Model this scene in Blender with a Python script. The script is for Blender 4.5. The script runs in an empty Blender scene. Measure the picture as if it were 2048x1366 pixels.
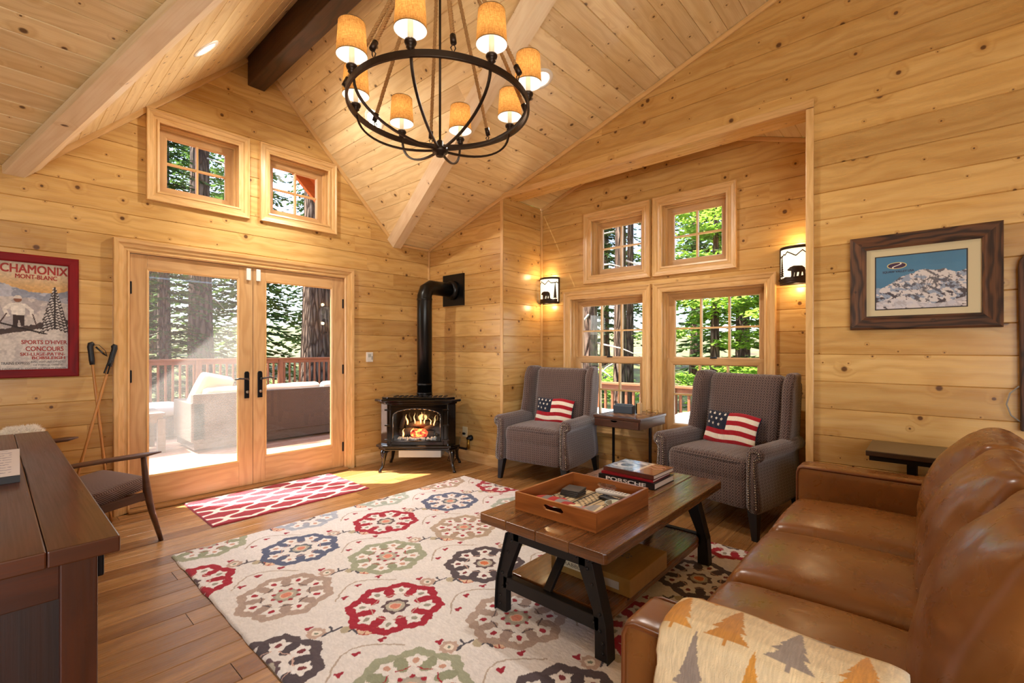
import bpy, math, random
import numpy as np
from mathutils import Vector, Matrix, noise, Euler

S = bpy.context.scene
COL = S.collection
PI = math.pi
RND = random.Random(7)

# ------------------------------------------------------------------ camera, world, sun, big lights, exposure
cam_d = bpy.data.cameras.new('camera')
cam_d.sensor_width = 36.0
cam_d.lens = 932.95 / 2048 * 36.0
cam_d.shift_y = 14.84 / 2048
cam_d.clip_start = 0.02
cam_d.clip_end = 300
cam = bpy.data.objects.new('camera', cam_d)
cam.location = (0, 0, 1.30)
cam.rotation_euler = (PI / 2, 0, math.radians(41.81 - 90))
COL.objects.link(cam)
S.camera = cam

W = bpy.data.worlds.new('sky')
S.world = W
W.use_nodes = True
wn = W.node_tree.nodes
wl = W.node_tree.links
bg = wn['Background']
sky = wn.new('ShaderNodeTexSky')
sky.sky_type = 'NISHITA'
sky.sun_disc = False
sky.sun_elevation = math.radians(52)
sky.sun_rotation = math.radians(-36)
sky.air_density = 0.8
sky.dust_density = 2.5
wl.new(sky.outputs[0], bg.inputs[0])
bg.inputs[1].default_value = 0.8

sun_d = bpy.data.lights.new('sun', 'SUN')
sun_d.energy = 24.0
sun_d.angle = math.radians(0.6)
sun_d.color = (1.0, 0.93, 0.82)
sun = bpy.data.objects.new('sun', sun_d)
SUN_DIR = Vector((0.45, -0.50, -1.0)).normalized()
sun.rotation_euler = SUN_DIR.to_track_quat('-Z', 'Y').to_euler()
sun.location = (0, 12, 20)
COL.objects.link(sun)


def area(name, loc, direction, sx, sy, power, color):
    d = bpy.data.lights.new(name, 'AREA')
    d.shape = 'RECTANGLE'
    d.size, d.size_y = sx, sy
    d.energy = power
    d.color = color
    o = bpy.data.objects.new(name, d)
    o.location = loc
    o.rotation_euler = Vector(direction).to_track_quat('-Z', 'Z').to_euler()
    COL.objects.link(o)
    return o


# added fill lamps in unseen rear and left wall openings (behind the camera)
area('fill_rear', (-1.45, -3.50, 1.65), (0.22, 1, 0.05), 2.4, 1.8, 85, (0.96, 0.98, 1.0))
area('fill_left', (-2.92, -2.2, 1.6), (1, 0.35, 0.05), 2.0, 1.8, 55, (0.96, 0.98, 1.0))

vs = S.view_settings
vs.view_transform = 'Standard'
vs.look = 'None'
vs.gamma = 1.0
vs.use_curve_mapping = False
vs.exposure = 0.5
S.cycles.use_denoising = True
S.cycles.max_bounces = 10
S.cycles.transparent_max_bounces = 16
S.cycles.caustics_reflective = False
S.cycles.caustics_refractive = False
S.cycles.sample_clamp_indirect = 6.0

# ------------------------------------------------------------------ helpers


def lin(h):
    h = h.lstrip('#')
    c = [int(h[i:i + 2], 16) / 255 for i in (0, 2, 4)]
    return tuple(x / 12.92 if x <= 0.04045 else ((x + 0.055) / 1.055) ** 2.4 for x in c)


def lin4(h):
    return lin(h) + (1.0,)


class MB:
    """collects polygons for ONE mesh; uv is in metres (u along the grain), pr a random number per board"""

    def __init__(self, seed=None):
        self.v, self.f, self.uv, self.pr, self.mi, self.sm = [], [], [], [], [], []
        self.r = random.Random(seed)

    def add(self, verts, faces, g=None, pr=None, mi=0, M=None, smooth=False, uvs=None):
        b = len(self.v)
        vs_ = [Vector(p) for p in verts]
        if pr is None:
            pr = self.r.random()
        for k, fc in enumerate(faces):
            self.f.append([b + i for i in fc])
            self.pr.append(pr)
            self.mi.append(mi)
            self.sm.append(smooth)
            if uvs is not None:
                self.uv.append([uvs[i] for i in fc])
                continue
            ps = [vs_[i] for i in fc]
            n = Vector((0, 0, 0))
            for i in range(len(ps)):
                a, c = ps[i], ps[(i + 1) % len(ps)]
                n += a.cross(c)
            ax = max(range(3), key=lambda i: abs(n[i]))
            if g is None:
                o = [(1, 2), (0, 2), (0, 1)][ax]
                self.uv.append([(p[o[0]], p[o[1]]) for p in ps])
            else:
                gi = 'xyz'.index(g)
                oth = [i for i in range(3) if i != gi]
                if ax == gi:
                    self.uv.append([(p[oth[0]] * .15, p[oth[1]]) for p in ps])
                else:
                    o = [i for i in oth if i != ax][0]
                    self.uv.append([(p[gi], p[o] + 0.37 * ax) for p in ps])
        for p in vs_:
            self.v.append(tuple(M @ p) if M is not None else tuple(p))
        return self

    def box(self, x0, x1, y0, y1, z0, z1, g=None, **k):
        vv = [(x0, y0, z0), (x1, y0, z0), (x1, y1, z0), (x0, y1, z0), (x0, y0, z1), (x1, y0, z1), (x1, y1, z1), (x0, y1, z1)]
        ff = [(0, 3, 2, 1), (4, 5, 6, 7), (0, 1, 5, 4), (1, 2, 6, 5), (2, 3, 7, 6), (3, 0, 4, 7)]
        return self.add(vv, ff, g=g, **k)

    def taper(self, c0, s0, c1, s1, **k):
        """a four sided post from rectangle s0 at c0 (bottom) to s1 at c1 (top)"""
        vv = []
        for c, s in ((c0, s0), (c1, s1)):
            for a, b in ((-1, -1), (1, -1), (1, 1), (-1, 1)):
                vv.append((c[0] + a * s[0] / 2, c[1] + b * s[1] / 2, c[2]))
        ff = [(0, 3, 2, 1), (4, 5, 6, 7), (0, 1, 5, 4), (1, 2, 6, 5), (2, 3, 7, 6), (3, 0, 4, 7)]
        return self.add(vv, ff, **k)

    def prism(self, poly, axis, a, b, **k):
        """polygon (2D, ccw) extruded along axis from a to b"""
        n = len(poly)
        def P(q, t):
            if axis == 'x':
                return (t, q[0], q[1])
            if axis == 'y':
                return (q[0], t, q[1])
            return (q[0], q[1], t)
        vv = [P(q, a) for q in poly] + [P(q, b) for q in poly]
        ff = [tuple(range(n - 1, -1, -1)), tuple(range(n, 2 * n))]
        ff += [(i, (i + 1) % n, n + (i + 1) % n, n + i) for i in range(n)]
        if axis == 'y':
            ff = [tuple(reversed(q)) for q in ff]
        return self.add(vv, ff, **k)

    def tube(self, pts, r, n=10, closed=False, cap=True, smooth=True, flat=None, **k):
        pts = [Vector(p) for p in pts]
        m = len(pts)
        rr = r if isinstance(r, (list, tuple)) else [r] * m
        vv, ff = [], []
        up = None
        for i, p in enumerate(pts):
            if closed:
                t = pts[(i + 1) % m] - pts[i - 1]
            else:
                t = pts[min(i + 1, m - 1)] - pts[max(i - 1, 0)]
            t.normalize()
            if up is None:
                up = Vector((0, 0, 1)) if abs(t.z) < .9 else Vector((1, 0, 0))
            s = t.cross(up).normalized()
            up = s.cross(t).normalized()
            for j in range(n):
                a = 2 * PI * j / n
                if flat:
                    vv.append(p + s * math.cos(a) * rr[i] * flat[0] + up * math.sin(a) * rr[i] * flat[1])
                else:
                    vv.append(p + s * math.cos(a) * rr[i] + up * math.sin(a) * rr[i])
        L = m if closed else m - 1
        for i in range(L):
            for j in range(n):
                a, b = i * n + j, i * n + (j + 1) % n
                c, d = ((i + 1) % m) * n + (j + 1) % n, ((i + 1) % m) * n + j
                ff.append((a, b, c, d))
        if cap and not closed:
            ff.append(tuple(range(n - 1, -1, -1)))
            ff.append(tuple(range((m - 1) * n, m * n)))
        return self.add(vv, ff, smooth=smooth, **k)

    def bar(self, pts, w, h, **k):
        """rectangular bar along a path lying roughly in a plane; w sideways, h up"""
        pts = [Vector(p) for p in pts]
        m = len(pts)
        vv, ff = [], []
        up = Vector((0, 0, 1))
        for i, p in enumerate(pts):
            t = (pts[min(i + 1, m - 1)] - pts[max(i - 1, 0)]).normalized()
            s = t.cross(up)
            if s.length < 1e-3:
                s = t.cross(Vector((1, 0, 0)))
            s.normalize()
            u = s.cross(t).normalized()
            for a, b in ((-1, -1), (1, -1), (1, 1), (-1, 1)):
                vv.append(p + s * a * w / 2 + u * b * h / 2)
        for i in range(m - 1):
            for j in range(4):
                ff.append((i * 4 + j, i * 4 + (j + 1) % 4, i * 4 + 4 + (j + 1) % 4, i * 4 + 4 + j))
        ff.append((3, 2, 1, 0))
        ff.append(tuple(range((m - 1) * 4, m * 4)))
        return self.add(vv, ff, **k)

    def lathe(self, prof, n=24, c=(0, 0, 0), a0=0, a1=2 * PI, smooth=True, **k):
        full = abs(a1 - a0 - 2 * PI) < 1e-6
        m = n if full else n + 1
        vv, ff = [], []
        for r, z in prof:
            for j in range(m):
                a = a0 + (a1 - a0) * j / n
                vv.append((c[0] + r * math.cos(a), c[1] + r * math.sin(a), c[2] + z))
        for i in range(len(prof) - 1):
            for j in range(n):
                q = (j + 1) % m
                ff.append((i * m + j, i * m + q, (i + 1) * m + q, (i + 1) * m + j))
        return self.add(vv, ff, smooth=smooth, **k)

    def sphere(self, c, r, n=10, sc=(1, 1, 1), **k):
        prof = []
        vv, ff = [], []
        h = max(4, n // 2)
        for i in range(h + 1):
            t = PI * i / h
            for j in range(n):
                a = 2 * PI * j / n
                vv.append((c[0] + r * sc[0] * math.sin(t) * math.cos(a), c[1] + r * sc[1] * math.sin(t) * math.sin(a), c[2] - r * sc[2] * math.cos(t)))
        for i in range(h):
            for j in range(n):
                ff.append((i * n + j, i * n + (j + 1) % n, (i + 1) * n + (j + 1) % n, (i + 1) * n + j))
        return self.add(vv, ff, smooth=True, **k)

    def frame(self, x0, x1, z0, z1, prof, y0=0.0, sgn=-1, **k):
        """mitred frame round the opening; prof = [(distance outward, height off the plane)]"""
        n = len(prof)
        for side in range(4):
            vv, uvs = [], []
            for d, h in prof:
                X0, X1, Z0, Z1 = x0 - d, x1 + d, z0 - d, z1 + d
                c = [(X0, Z0), (X1, Z0), (X1, Z1), (X0, Z1)]
                p, q = c[side], c[(side + 1) % 4]
                for e in (p, q):
                    vv.append((e[0], y0 + sgn * h, e[1]))
                    uvs.append((e[0] if side in (0, 2) else e[1], d + h * .5 + side * 1.7))
            ff = [(2 * i, 2 * i + 1, 2 * i + 3, 2 * i + 2) for i in range(n - 1)]
            if sgn > 0:
                ff = [tuple(reversed(q)) for q in ff]
            ff = [tuple(reversed(q)) for q in ff]
            self.add(vv, ff, uvs=uvs, **k)
        return self

    def build(self, name, mat=None, parent=None, bevel=0.0, seg=2, M=None, sub=0, autosmooth=None):
        me = bpy.data.meshes.new(name)
        me.from_pydata(self.v, [], self.f)
        uvl = me.uv_layers.new(name='UVMap')
        flat = [c for fc in self.uv for p in fc for c in (p[0], p[1])]
        uvl.data.foreach_set('uv', flat)
        at = me.attributes.new('pr', 'FLOAT', 'FACE')
        at.data.foreach_set('value', self.pr)
        for m in (mat if isinstance(mat, (list, tuple)) else [mat]):
            if m:
                me.materials.append(m)
        me.polygons.foreach_set('material_index', self.mi)
        me.polygons.foreach_set('use_smooth', self.sm)
        me.update()
        o = bpy.data.objects.new(name, me)
        COL.objects.link(o)
        if parent is not None:
            o.parent = parent
        if M is not None:
            me.transform(M)
        if bevel:
            b = o.modifiers.new('bevel', 'BEVEL')
            b.width = bevel
            b.segments = seg
            b.limit_method = 'ANGLE'
            b.angle_limit = math.radians(40)
        if sub:
            s = o.modifiers.new('sub', 'SUBSURF')
            s.levels = s.render_levels = sub
        return o


def tag(o, label=None, cat=None, group=None, kind=None):
    if label:
        o['label'] = label
    if cat:
        o['category'] = cat
    if group:
        o['group'] = group
    if kind:
        o['kind'] = kind
    return o


def empty(name, loc=(0, 0, 0), rz=0.0, label=None, cat=None, group=None, kind=None):
    o = bpy.data.objects.new(name, None)
    o.empty_display_size = 0.1
    COL.objects.link(o)
    o.location = loc
    o.rotation_euler = (0, 0, rz)
    return tag(o, label, cat, group, kind)


def copy_tree(o, parent=None):
    c = o.copy()
    COL.objects.link(c)
    c.parent = parent
    for ch in list(o.children):
        copy_tree(ch, c)
    return c


def struct(o):
    o['kind'] = 'structure'
    return o


# ------------------------------------------------------------------ materials
class NT:
    def __init__(self, name):
        self.m = bpy.data.materials.new(name)
        self.m.use_nodes = True
        self.t = self.m.node_tree
        self.n = self.t.nodes
        self.b = self.n['Principled BSDF']
        self.out = self.n['Material Output']

    def node(self, typ, **k):
        n = self.n.new(typ)
        for a, v in k.items():
            setattr(n, a, v)
        return n

    def link(self, a, b):
        self.t.links.new(a, b)

    def val(self, x, sock):
        if hasattr(x, 'links'):
            self.link(x, sock)
        else:
            sock.default_value = x

    def math(self, op, a, b=0.0, c=None):
        n = self.node('ShaderNodeMath', operation=op)
        self.val(a, n.inputs[0])
        self.val(b, n.inputs[1])
        if c is not None:
            self.val(c, n.inputs[2])
        return n.outputs[0]

    def mix(self, f, a, b, blend='MIX'):
        n = self.node('ShaderNodeMix', data_type='RGBA', blend_type=blend)
        self.val(f, n.inputs[0])
        for x, i in ((a, 6), (b, 7)):
            if isinstance(x, tuple) and len(x) == 3:
                x = x + (1,)
            self.val(x, n.inputs[i])
        return n.outputs[2]

    def comb(self, x, y, z=0.0):
        n = self.node('ShaderNodeCombineXYZ')
        self.val(x, n.inputs[0])
        self.val(y, n.inputs[1])
        self.val(z, n.inputs[2])
        return n.outputs[0]

    def noise(self, vec, scale=5, detail=2, rough=.5, dist=0.0, out=0):
        n = self.node('ShaderNodeTexNoise')
        if vec is not None:
            self.link(vec, n.inputs['Vector'])
        n.inputs['Scale'].default_value = scale
        n.inputs['Detail'].default_value = detail
        n.inputs['Roughness'].default_value = rough
        n.inputs['Distortion'].default_value = dist
        return n.outputs[out]

    def ramp(self, x, stops, interp='LINEAR'):
        n = self.node('ShaderNodeValToRGB')
        n.color_ramp.interpolation = interp
        e = n.color_ramp.elements
        while len(e) > 1:
            e.remove(e[-1])
        for i, (p, c) in enumerate(stops):
            if not isinstance(c, tuple):
                c = (c, c, c)
            if i == 0:
                e[0].position = p
                e[0].color = c + (1,) if len(c) == 3 else c
            else:
                q = e.new(p)
                q.color = c + (1,) if len(c) == 3 else c
        self.val(x, n.inputs[0])
        return n.outputs[0]

    def mapr(self, x, a, b, c=0.0, d=1.0, smooth=False):
        n = self.node('ShaderNodeMapRange')
        if smooth:
            n.interpolation_type = 'SMOOTHSTEP'
        self.val(x, n.inputs[0])
        n.inputs[1].default_value = a
        n.inputs[2].default_value = b
        n.inputs[3].default_value = c
        n.inputs[4].default_value = d
        return n.outputs[0]

    def bump(self, h, strength=.3, dist=.01):
        n = self.node('ShaderNodeBump')
        n.inputs['Strength'].default_value = strength
        n.inputs['Distance'].default_value = dist
        self.link(h, n.inputs['Height'])
        self.link(n.outputs[0], self.b.inputs['Normal'])

    def set(self, color=None, rough=None, metal=None, spec=None, **k):
        if color is not None:
            if isinstance(color, tuple) and len(color) == 3:
                color = color + (1,)
            self.val(color, self.b.inputs['Base Color'])
        if rough is not None:
            self.val(rough, self.b.inputs['Roughness'])
        if metal is not None:
            self.val(metal, self.b.inputs['Metallic'])
        if spec is not None:
            self.val(spec, self.b.inputs['Specular IOR Level'])
        for a, v in k.items():
            self.val(v, self.b.inputs[a])
        return self.m

    def uv(self):
        n = self.node('ShaderNodeUVMap', uv_map='UVMap')
        s = self.node('ShaderNodeSeparateXYZ')
        self.link(n.outputs[0], s.inputs[0])
        return s.outputs[0], s.outputs[1]

    def attr(self, name):
        n = self.node('ShaderNodeAttribute', attribute_name=name)
        return n

    def obj(self):
        n = self.node('ShaderNodeTexCoord')
        return n.outputs['Object']


def wood(name, light, mid, dark, knots=0.0, knot_col='#4a2410', grain=1.0, rough=.35, tone=.5, fig=.5, coat=0.0, spec=.5, scale=1.0, bump=.12):
    t = NT(name)
    u, v = t.uv()
    pr = t.attr('pr').outputs['Fac']
    ou = t.math('MULTIPLY_ADD', pr, 53.1, u)
    ov = t.math('MULTIPLY_ADD', pr, 31.7, v)
    warp = t.noise(t.comb(t.math('MULTIPLY', ou, 1.1 * scale), t.math('MULTIPLY', ov, 4.0 * scale)), 1.6, 2)
    # knots
    kv = t.comb(t.math('MULTIPLY', ou, 5.2 * scale), t.math('MULTIPLY', ov, 5.2 * scale), 0)
    vor = t.node('ShaderNodeTexVoronoi', voronoi_dimensions='2D', feature='F1')
    t.link(kv, vor.inputs['Vector'])
    vor.inputs['Scale'].default_value = 1.0
    vor.inputs['Randomness'].default_value = 1.0
    sep = t.node('ShaderNodeSeparateColor')
    t.link(vor.outputs['Color'], sep.inputs[0])
    pick = t.math('LESS_THAN', sep.outputs[0], knots)
    kr = t.math('MULTIPLY_ADD', t.math('POWER', sep.outputs[1], 2.6), .085, .022)
    d = vor.outputs['Distance']
    core = t.math('MULTIPLY', t.math('SUBTRACT', 1.0, t.mapr(t.math('DIVIDE', d, kr), .55, 1.15, smooth=True)), pick)
    halo = t.math('MULTIPLY', t.math('SUBTRACT', 1.0, t.mapr(t.math('DIVIDE', d, kr), .8, 4.2, smooth=True)), pick)
    # cathedral figure: growth rings squeezed across the board, bent round the knots
    ring = t.math('ADD', t.math('MULTIPLY', ov, 26.0 * scale), t.math('MULTIPLY', warp, 9.0))
    ring = t.math('ADD', ring, t.math('MULTIPLY', halo, 2.6))
    wv = t.math('MULTIPLY_ADD', t.math('SINE', t.math('MULTIPLY', ring, 2.6)), .5, .5)
    wv = t.math('POWER', wv, 1.7)
    fine = t.noise(t.comb(t.math('MULTIPLY', ou, 3.0 * scale), t.math('MULTIPLY', ov, 150.0 * scale)), 1.0, 3, .6)
    broad = t.noise(t.comb(t.math('MULTIPLY', ou, .8 * scale), t.math('MULTIPLY', ov, 9.0 * scale), pr), 1.4, 3, .6)
    base = t.mix(t.mapr(broad, .25, .75), lin(light), lin(mid))
    base = t.mix(t.math('MULTIPLY', wv, fig), base, lin(dark))
    base = t.mix(t.math('MULTIPLY', t.mapr(fine, .45, .75), .35 * grain), base, lin(dark))
    tn = t.mapr(t.math('FRACT', t.math('MULTIPLY', pr, 7.77)), 0, 1, 1 - tone * .36, 1 + tone * .12)
    base = t.mix(1.0, base, t.comb(tn, t.math('POWER', tn, 1.25), t.math('POWER', tn, 1.5)), 'MULTIPLY')
    base = t.mix(t.math('MULTIPLY', halo, .38), base, lin(dark))
    base = t.mix(t.math('MULTIPLY', core, .88), base, lin(knot_col))
    t.set(base, t.mapr(fine, .2, .8, rough - .05, rough + .08), spec=spec)
    if coat:
        t.set(**{'Coat Weight': coat, 'Coat Roughness': .12})
    if bump:
        t.bump(t.math('ADD', t.math('MULTIPLY', fine, .6), t.math('MULTIPLY', wv, .2)), bump, .002)
    return t.m


def plain(name, col, rough=.5, metal=0.0, spec=.5, noise_amt=0.0, nscale=30, bump=0.0, bscale=120, coat=0.0, **k):
    t = NT(name)
    c = lin4(col)
    o = t.obj()
    nz = t.noise(o, nscale, 3)
    if noise_amt:
        c = t.mix(t.math('MULTIPLY', t.mapr(nz, .3, .7), noise_amt), c, tuple(x * .45 for x in lin(col)))
    else:
        c = t.mix(t.math('MULTIPLY', nz, .06), c, tuple(x * .8 for x in lin(col)))
    t.set(c, rough, metal, spec, **k)
    if coat:
        t.set(**{'Coat Weight': coat, 'Coat Roughness': .08})
    if bump:
        t.bump(t.noise(o, bscale, 3), bump, .003)
    return t.m


def emit(name, col, strength):
    t = NT(name)
    t.set(lin4(col), .5, **{'Emission Color': lin4(col), 'Emission Strength': strength})
    return t.m


def vcol(name, rough=.7, bump=0.0, bscale=300, spec=.4, sheen=0.0, coat=0.0):
    t = NT(name)
    a = t.attr('Col')
    t.set(a.outputs['Color'], rough, spec=spec)
    if sheen:
        t.set(**{'Sheen Weight': sheen})
    if coat:
        t.set(**{'Coat Weight': coat, 'Coat Roughness': .05})
    if bump:
        t.bump(t.noise(t.obj(), bscale, 3), bump, .004)
    return t.m


def glass(name, dust=0.0, tint=(1, 1, 1)):
    t = NT(name)
    t.n.remove(t.b)
    tr = t.node('ShaderNodeBsdfTransparent')
    tr.inputs[0].default_value = tint + (1,)
    gl = t.node('ShaderNodeBsdfGlossy')
    gl.inputs['Roughness'].default_value = 0.01
    lw = t.node('ShaderNodeLayerWeight')
    lw.inputs[0].default_value = .5
    mx = t.node('ShaderNodeMixShader')
    t.link(t.math('MULTIPLY_ADD', t.math('POWER', lw.outputs['Facing'], 5.0), .6, .03), mx.inputs[0])
    t.link(tr.outputs[0], mx.inputs[1])
    t.link(gl.outputs[0], mx.inputs[2])
    last = mx.outputs[0]
    if dust:
        tl = t.node('ShaderNodeBsdfTranslucent')
        tl.inputs[0].default_value = (.95, .93, .88, 1)
        m2 = t.node('ShaderNodeMixShader')
        nz = t.noise(t.obj(), 3.0, 4, .6)
        t.link(t.math('MULTIPLY', t.mapr(nz, .2, .8, .6, 1.2), dust), m2.inputs[0])
        t.link(last, m2.inputs[1])
        t.link(tl.outputs[0], m2.inputs[2])
        last = m2.outputs[0]
    t.link(last, t.out.inputs[0])
    return t.m


M_WALL = wood('pine_wall', '#dfba7a', '#d1a35e', '#b07e3e', knots=.85, fig=.36, tone=.6, rough=.26)
M_CEIL = wood('pine_ceiling', '#f5e2b6', '#ecd29c', '#cdaa70', knots=.85, fig=.34, tone=.5, rough=.30)
M_TRIM = wood('pine_trim', '#e6c08a', '#daae70', '#c0904e', knots=0.0, fig=.35, tone=.2, rough=.3, scale=1.6)
M_VALLEY = wood('pine_valley', '#f6e8cc', '#efdcb8', '#d8b98a', knots=.3, fig=.3, tone=.2, rough=.4)
M_DOOR = wood('fir_door', '#dab280', '#cda06a', '#b28450', knots=0.0, fig=.4, tone=.25, rough=.3, scale=1.2)
M_FLOOR = wood('hickory_floor', '#c0925e', '#a4743f', '#684426', knots=.05, knot_col='#2c150a', fig=.25, tone=1.1, rough=.27, grain=1.6, bump=.35)
M_BEAM = wood('dark_beam', '#4a2c18', '#38200f', '#1c0e06', knots=.1, knot_col='#140a05', fig=.6, tone=.2, rough=.45, bump=.4)
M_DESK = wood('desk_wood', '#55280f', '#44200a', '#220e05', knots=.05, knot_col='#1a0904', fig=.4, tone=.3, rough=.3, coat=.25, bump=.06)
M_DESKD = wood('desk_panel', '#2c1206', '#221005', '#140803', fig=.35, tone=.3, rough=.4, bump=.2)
M_TABLE = wood('reclaimed_table', '#8a5a30', '#6c4220', '#38200f', knots=.16, knot_col='#1c0c06', fig=.4, tone=.75, rough=.26, grain=1.4, coat=.3, bump=.35)
M_TRAY = wood('tray_wood', '#a8632f', '#925222', '#6a3614', fig=.45, tone=.3, rough=.3, coat=.2)
M_BARN = wood('barn_wood', '#7e4c24', '#563c2a', '#20130b', knots=.2, knot_col='#1a0f08', fig=.85, tone=.9, rough=.65, grain=2.0, bump=.8, scale=1.8)
M_WALNUT = wood('walnut', '#6e4a34', '#5c3c2a', '#38221a', fig=.35, tone=.2, rough=.35)
M_BAMBOO = wood('bamboo', '#c98f4c', '#b87c3a', '#8a5424', fig=.2, tone=.1, rough=.4)
M_DECK = wood('deck_boards', '#b08a6c', '#98705a', '#6a4a3a', knots=.05, fig=.25, tone=.6, rough=.7)
M_RAIL = wood('deck_rail', '#8f5630', '#784424', '#4c2a14', fig=.3, tone=.4, rough=.6)
M_CHERRY = wood('dark_side_table', '#5a3422', '#482818', '#28150c', fig=.4, tone=.5, rough=.3, coat=.3)
M_BRONZE = plain('dark_bronze', '#3a2f28', .42, .75)
M_BLACK = plain('black_metal', '#17171a', .4, .6)
M_IRON = plain('cast_iron', '#2b2725', .5, .55, noise_amt=.15)
M_STOVE = plain('black_enamel', '#0b0807', .10, .0, .5, coat=.5)
M_PIPE = plain('black_pipe', '#141312', .3, .4)
M_GREYMETAL = plain('grey_steel', '#c9ccc4', .4, .2)
M_BRASS = plain('brass', '#b08a3c', .3, .9)
M_WHITE = plain('white_plastic', '#e9e6dd', .4)
M_LEG = plain('black_leg', '#16171a', .35)
M_CHROME = plain('steel_nail', '#8d8275', .25, .9)
M_PAPER = plain('paper', '#e6ddd0', .8)
M_ROPE = None
M_GLASS = glass('window_glass')
M_GLASSD = glass('dusty_glass', .045)
M_GLASSP = glass('picture_glass')
M_VC = vcol('printed', .65)
M_RUGM = vcol('rug_pile', .95, .5, 260, .15, .2)
M_KNIT = vcol('knit', .9, .6, 320, .2, .2)
M_FELT = vcol('woven_throw', .9, .35, 420, .2, .25)
M_LETTER = {}


def letter_mat(col):
    if col not in M_LETTER:
        M_LETTER[col] = plain('ink_' + col.strip('#'), col, .6)
    return M_LETTER[col]


def fabric_mat():
    t = NT('herringbone_fabric')
    u, v = t.uv()
    # braided columns: slanted stripes whose slope flips from column to column
    tri = t.math('PINGPONG', u, .022)
    s = t.math('ADD', t.math('MULTIPLY', tri, 1.6), v)
    st = t.math('MULTIPLY_ADD', t.math('SINE', t.math('MULTIPLY', s, 2 * PI / .021)), .5, .5)
    edge = t.mapr(t.math('MINIMUM', tri, t.math('SUBTRACT', .022, tri)), 0, .003)
    h = t.math('MULTIPLY', st, edge)
    nz = t.noise(t.obj(), 40, 3)
    c = t.mix(t.mapr(h, .1, .8), lin('#3c2e2b'), lin('#7d675e'))
    c = t.mix(t.math('MULTIPLY', t.mapr(nz, .3, .7), .25), c, lin('#4e3f3b'))
    t.set(c, .85, spec=.25, **{'Sheen Weight': .6, 'Sheen Roughness': .4})
    t.bump(t.math('ADD', h, t.math('MULTIPLY', t.noise(t.obj(), 500, 2), .3)), .55, .004)
    return t.m


M_FABRIC = fabric_mat()


def leather_mat():
    t = NT('tan_leather')
    o = t.obj()
    n1 = t.noise(o, 3.5, 4, .6)
    n2 = t.noise(o, 9, 3, .55, 1.5)
    c = t.mix(t.mapr(n1, .3, .7), lin('#8b5a2c'), lin('#784a21'))
    t.set(c, t.mapr(n2, .3, .7, .25, .33), spec=.6)
    vo = t.node('ShaderNodeTexVoronoi')
    t.link(o, vo.inputs['Vector'])
    vo.inputs['Scale'].default_value = 260
    cr = t.noise(o, 8, 3, .5, 1.2)
    t.bump(cr, .14, .012)
    return t.m


M_LEATHER = leather_mat()


def wicker_mat():
    t = NT('wicker')
    u, v = t.uv()
    a = t.math('SINE', t.math('MULTIPLY', u, 2 * PI / .03))
    b = t.math('SINE', t.math('MULTIPLY', v, 2 * PI / .018))
    h = t.math('MULTIPLY', a, b)
    c = t.mix(t.mapr(h, -.6, .6), lin('#2e231c'), lin('#5c4a3c'))
    t.set(c, .6)
    t.bump(h, .8, .006)
    return t.m


M_WICKER = wicker_mat()


def bark_mat():
    t = NT('bark')
    o = t.obj()
    mp = t.node('ShaderNodeMapping')
    mp.inputs['Scale'].default_value = (9, 9, 1.6)
    t.link(o, mp.inputs[0])
    vo = t.node('ShaderNodeTexVoronoi', feature='DISTANCE_TO_EDGE')
    t.link(mp.outputs[0], vo.inputs['Vector'])
    vo.inputs['Scale'].default_value = 1.0
    nz = t.noise(mp.outputs[0], 1.5, 5, .65)
    h = t.math('ADD', t.mapr(vo.outputs['Distance'], 0, .25), nz)
    c = t.ramp(t.math('MULTIPLY', h, .6), [(0.15, lin('#1a110c')), (.5, lin('#4a392f')), (.95, lin('#6e5c4e'))])
    t.set(c, .9, spec=.2)
    t.bump(h, 1.0, .06)
    return t.m


M_BARK = bark_mat()


def leaf_mat(name, a, b, trans=.5):
    t = NT(name)
    pr = t.attr('pr').outputs['Fac']
    c = t.mix(pr, lin(a), lin(b))
    t.set(c, .6, spec=.25)
    tl = t.node('ShaderNodeBsdfTranslucent')
    t.link(c, tl.inputs[0])
    mx = t.node('ShaderNodeMixShader')
    mx.inputs[0].default_value = trans
    t.link(t.b.outputs[0], mx.inputs[1])
    t.link(tl.outputs[0], mx.inputs[2])
    t.link(mx.outputs[0], t.out.inputs[0])
    return t.m


M_NEEDLE = leaf_mat('fir_needles', '#1a2e16', '#46622e', .4)
M_NEEDLE2 = leaf_mat('fir_needles_light', '#26401f', '#62803c', .45)
M_LIME = leaf_mat('lime_leaves', '#5e8a2a', '#a2c050', .5)

# ------------------------------------------------------------------ room dimensions
YB = 4.734      # wall with the french doors
XR = 3.712      # wall with the mountain picture
XA = 4.370      # window wall of the alcove
AY0, AY1 = 0.627, 3.444
HZ = 2.945      # underside of the alcove header
RX, RZ = 1.67, 4.09
CZ0, CS = 2.56, 0.316
XL, YR = -3.0, -3.6
RIDGE_Y = -0.15


def cross_z(y):
    return CZ0 + CS * (YB - y) if y >= RIDGE_Y else CZ0 + CS * (YB - RIDGE_Y) - CS * (RIDGE_Y - y)


# ------------------------------------------------------------------ planked surfaces
def clip(poly, a, b, c):
    out = []
    n = len(poly)
    for i in range(n):
        p, q = poly[i], poly[(i + 1) % n]
        dp, dq = a * p[0] + b * p[1] - c, a * q[0] + b * q[1] - c
        if dp <= 1e-9:
            out.append(p)
        if (dp < -1e-9 and dq > 1e-9) or (dp > 1e-9 and dq < -1e-9):
            t = dp / (dp - dq)
            out.append((p[0] + (q[0] - p[0]) * t, p[1] + (q[1] - p[1]) * t))
    return out


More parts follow.
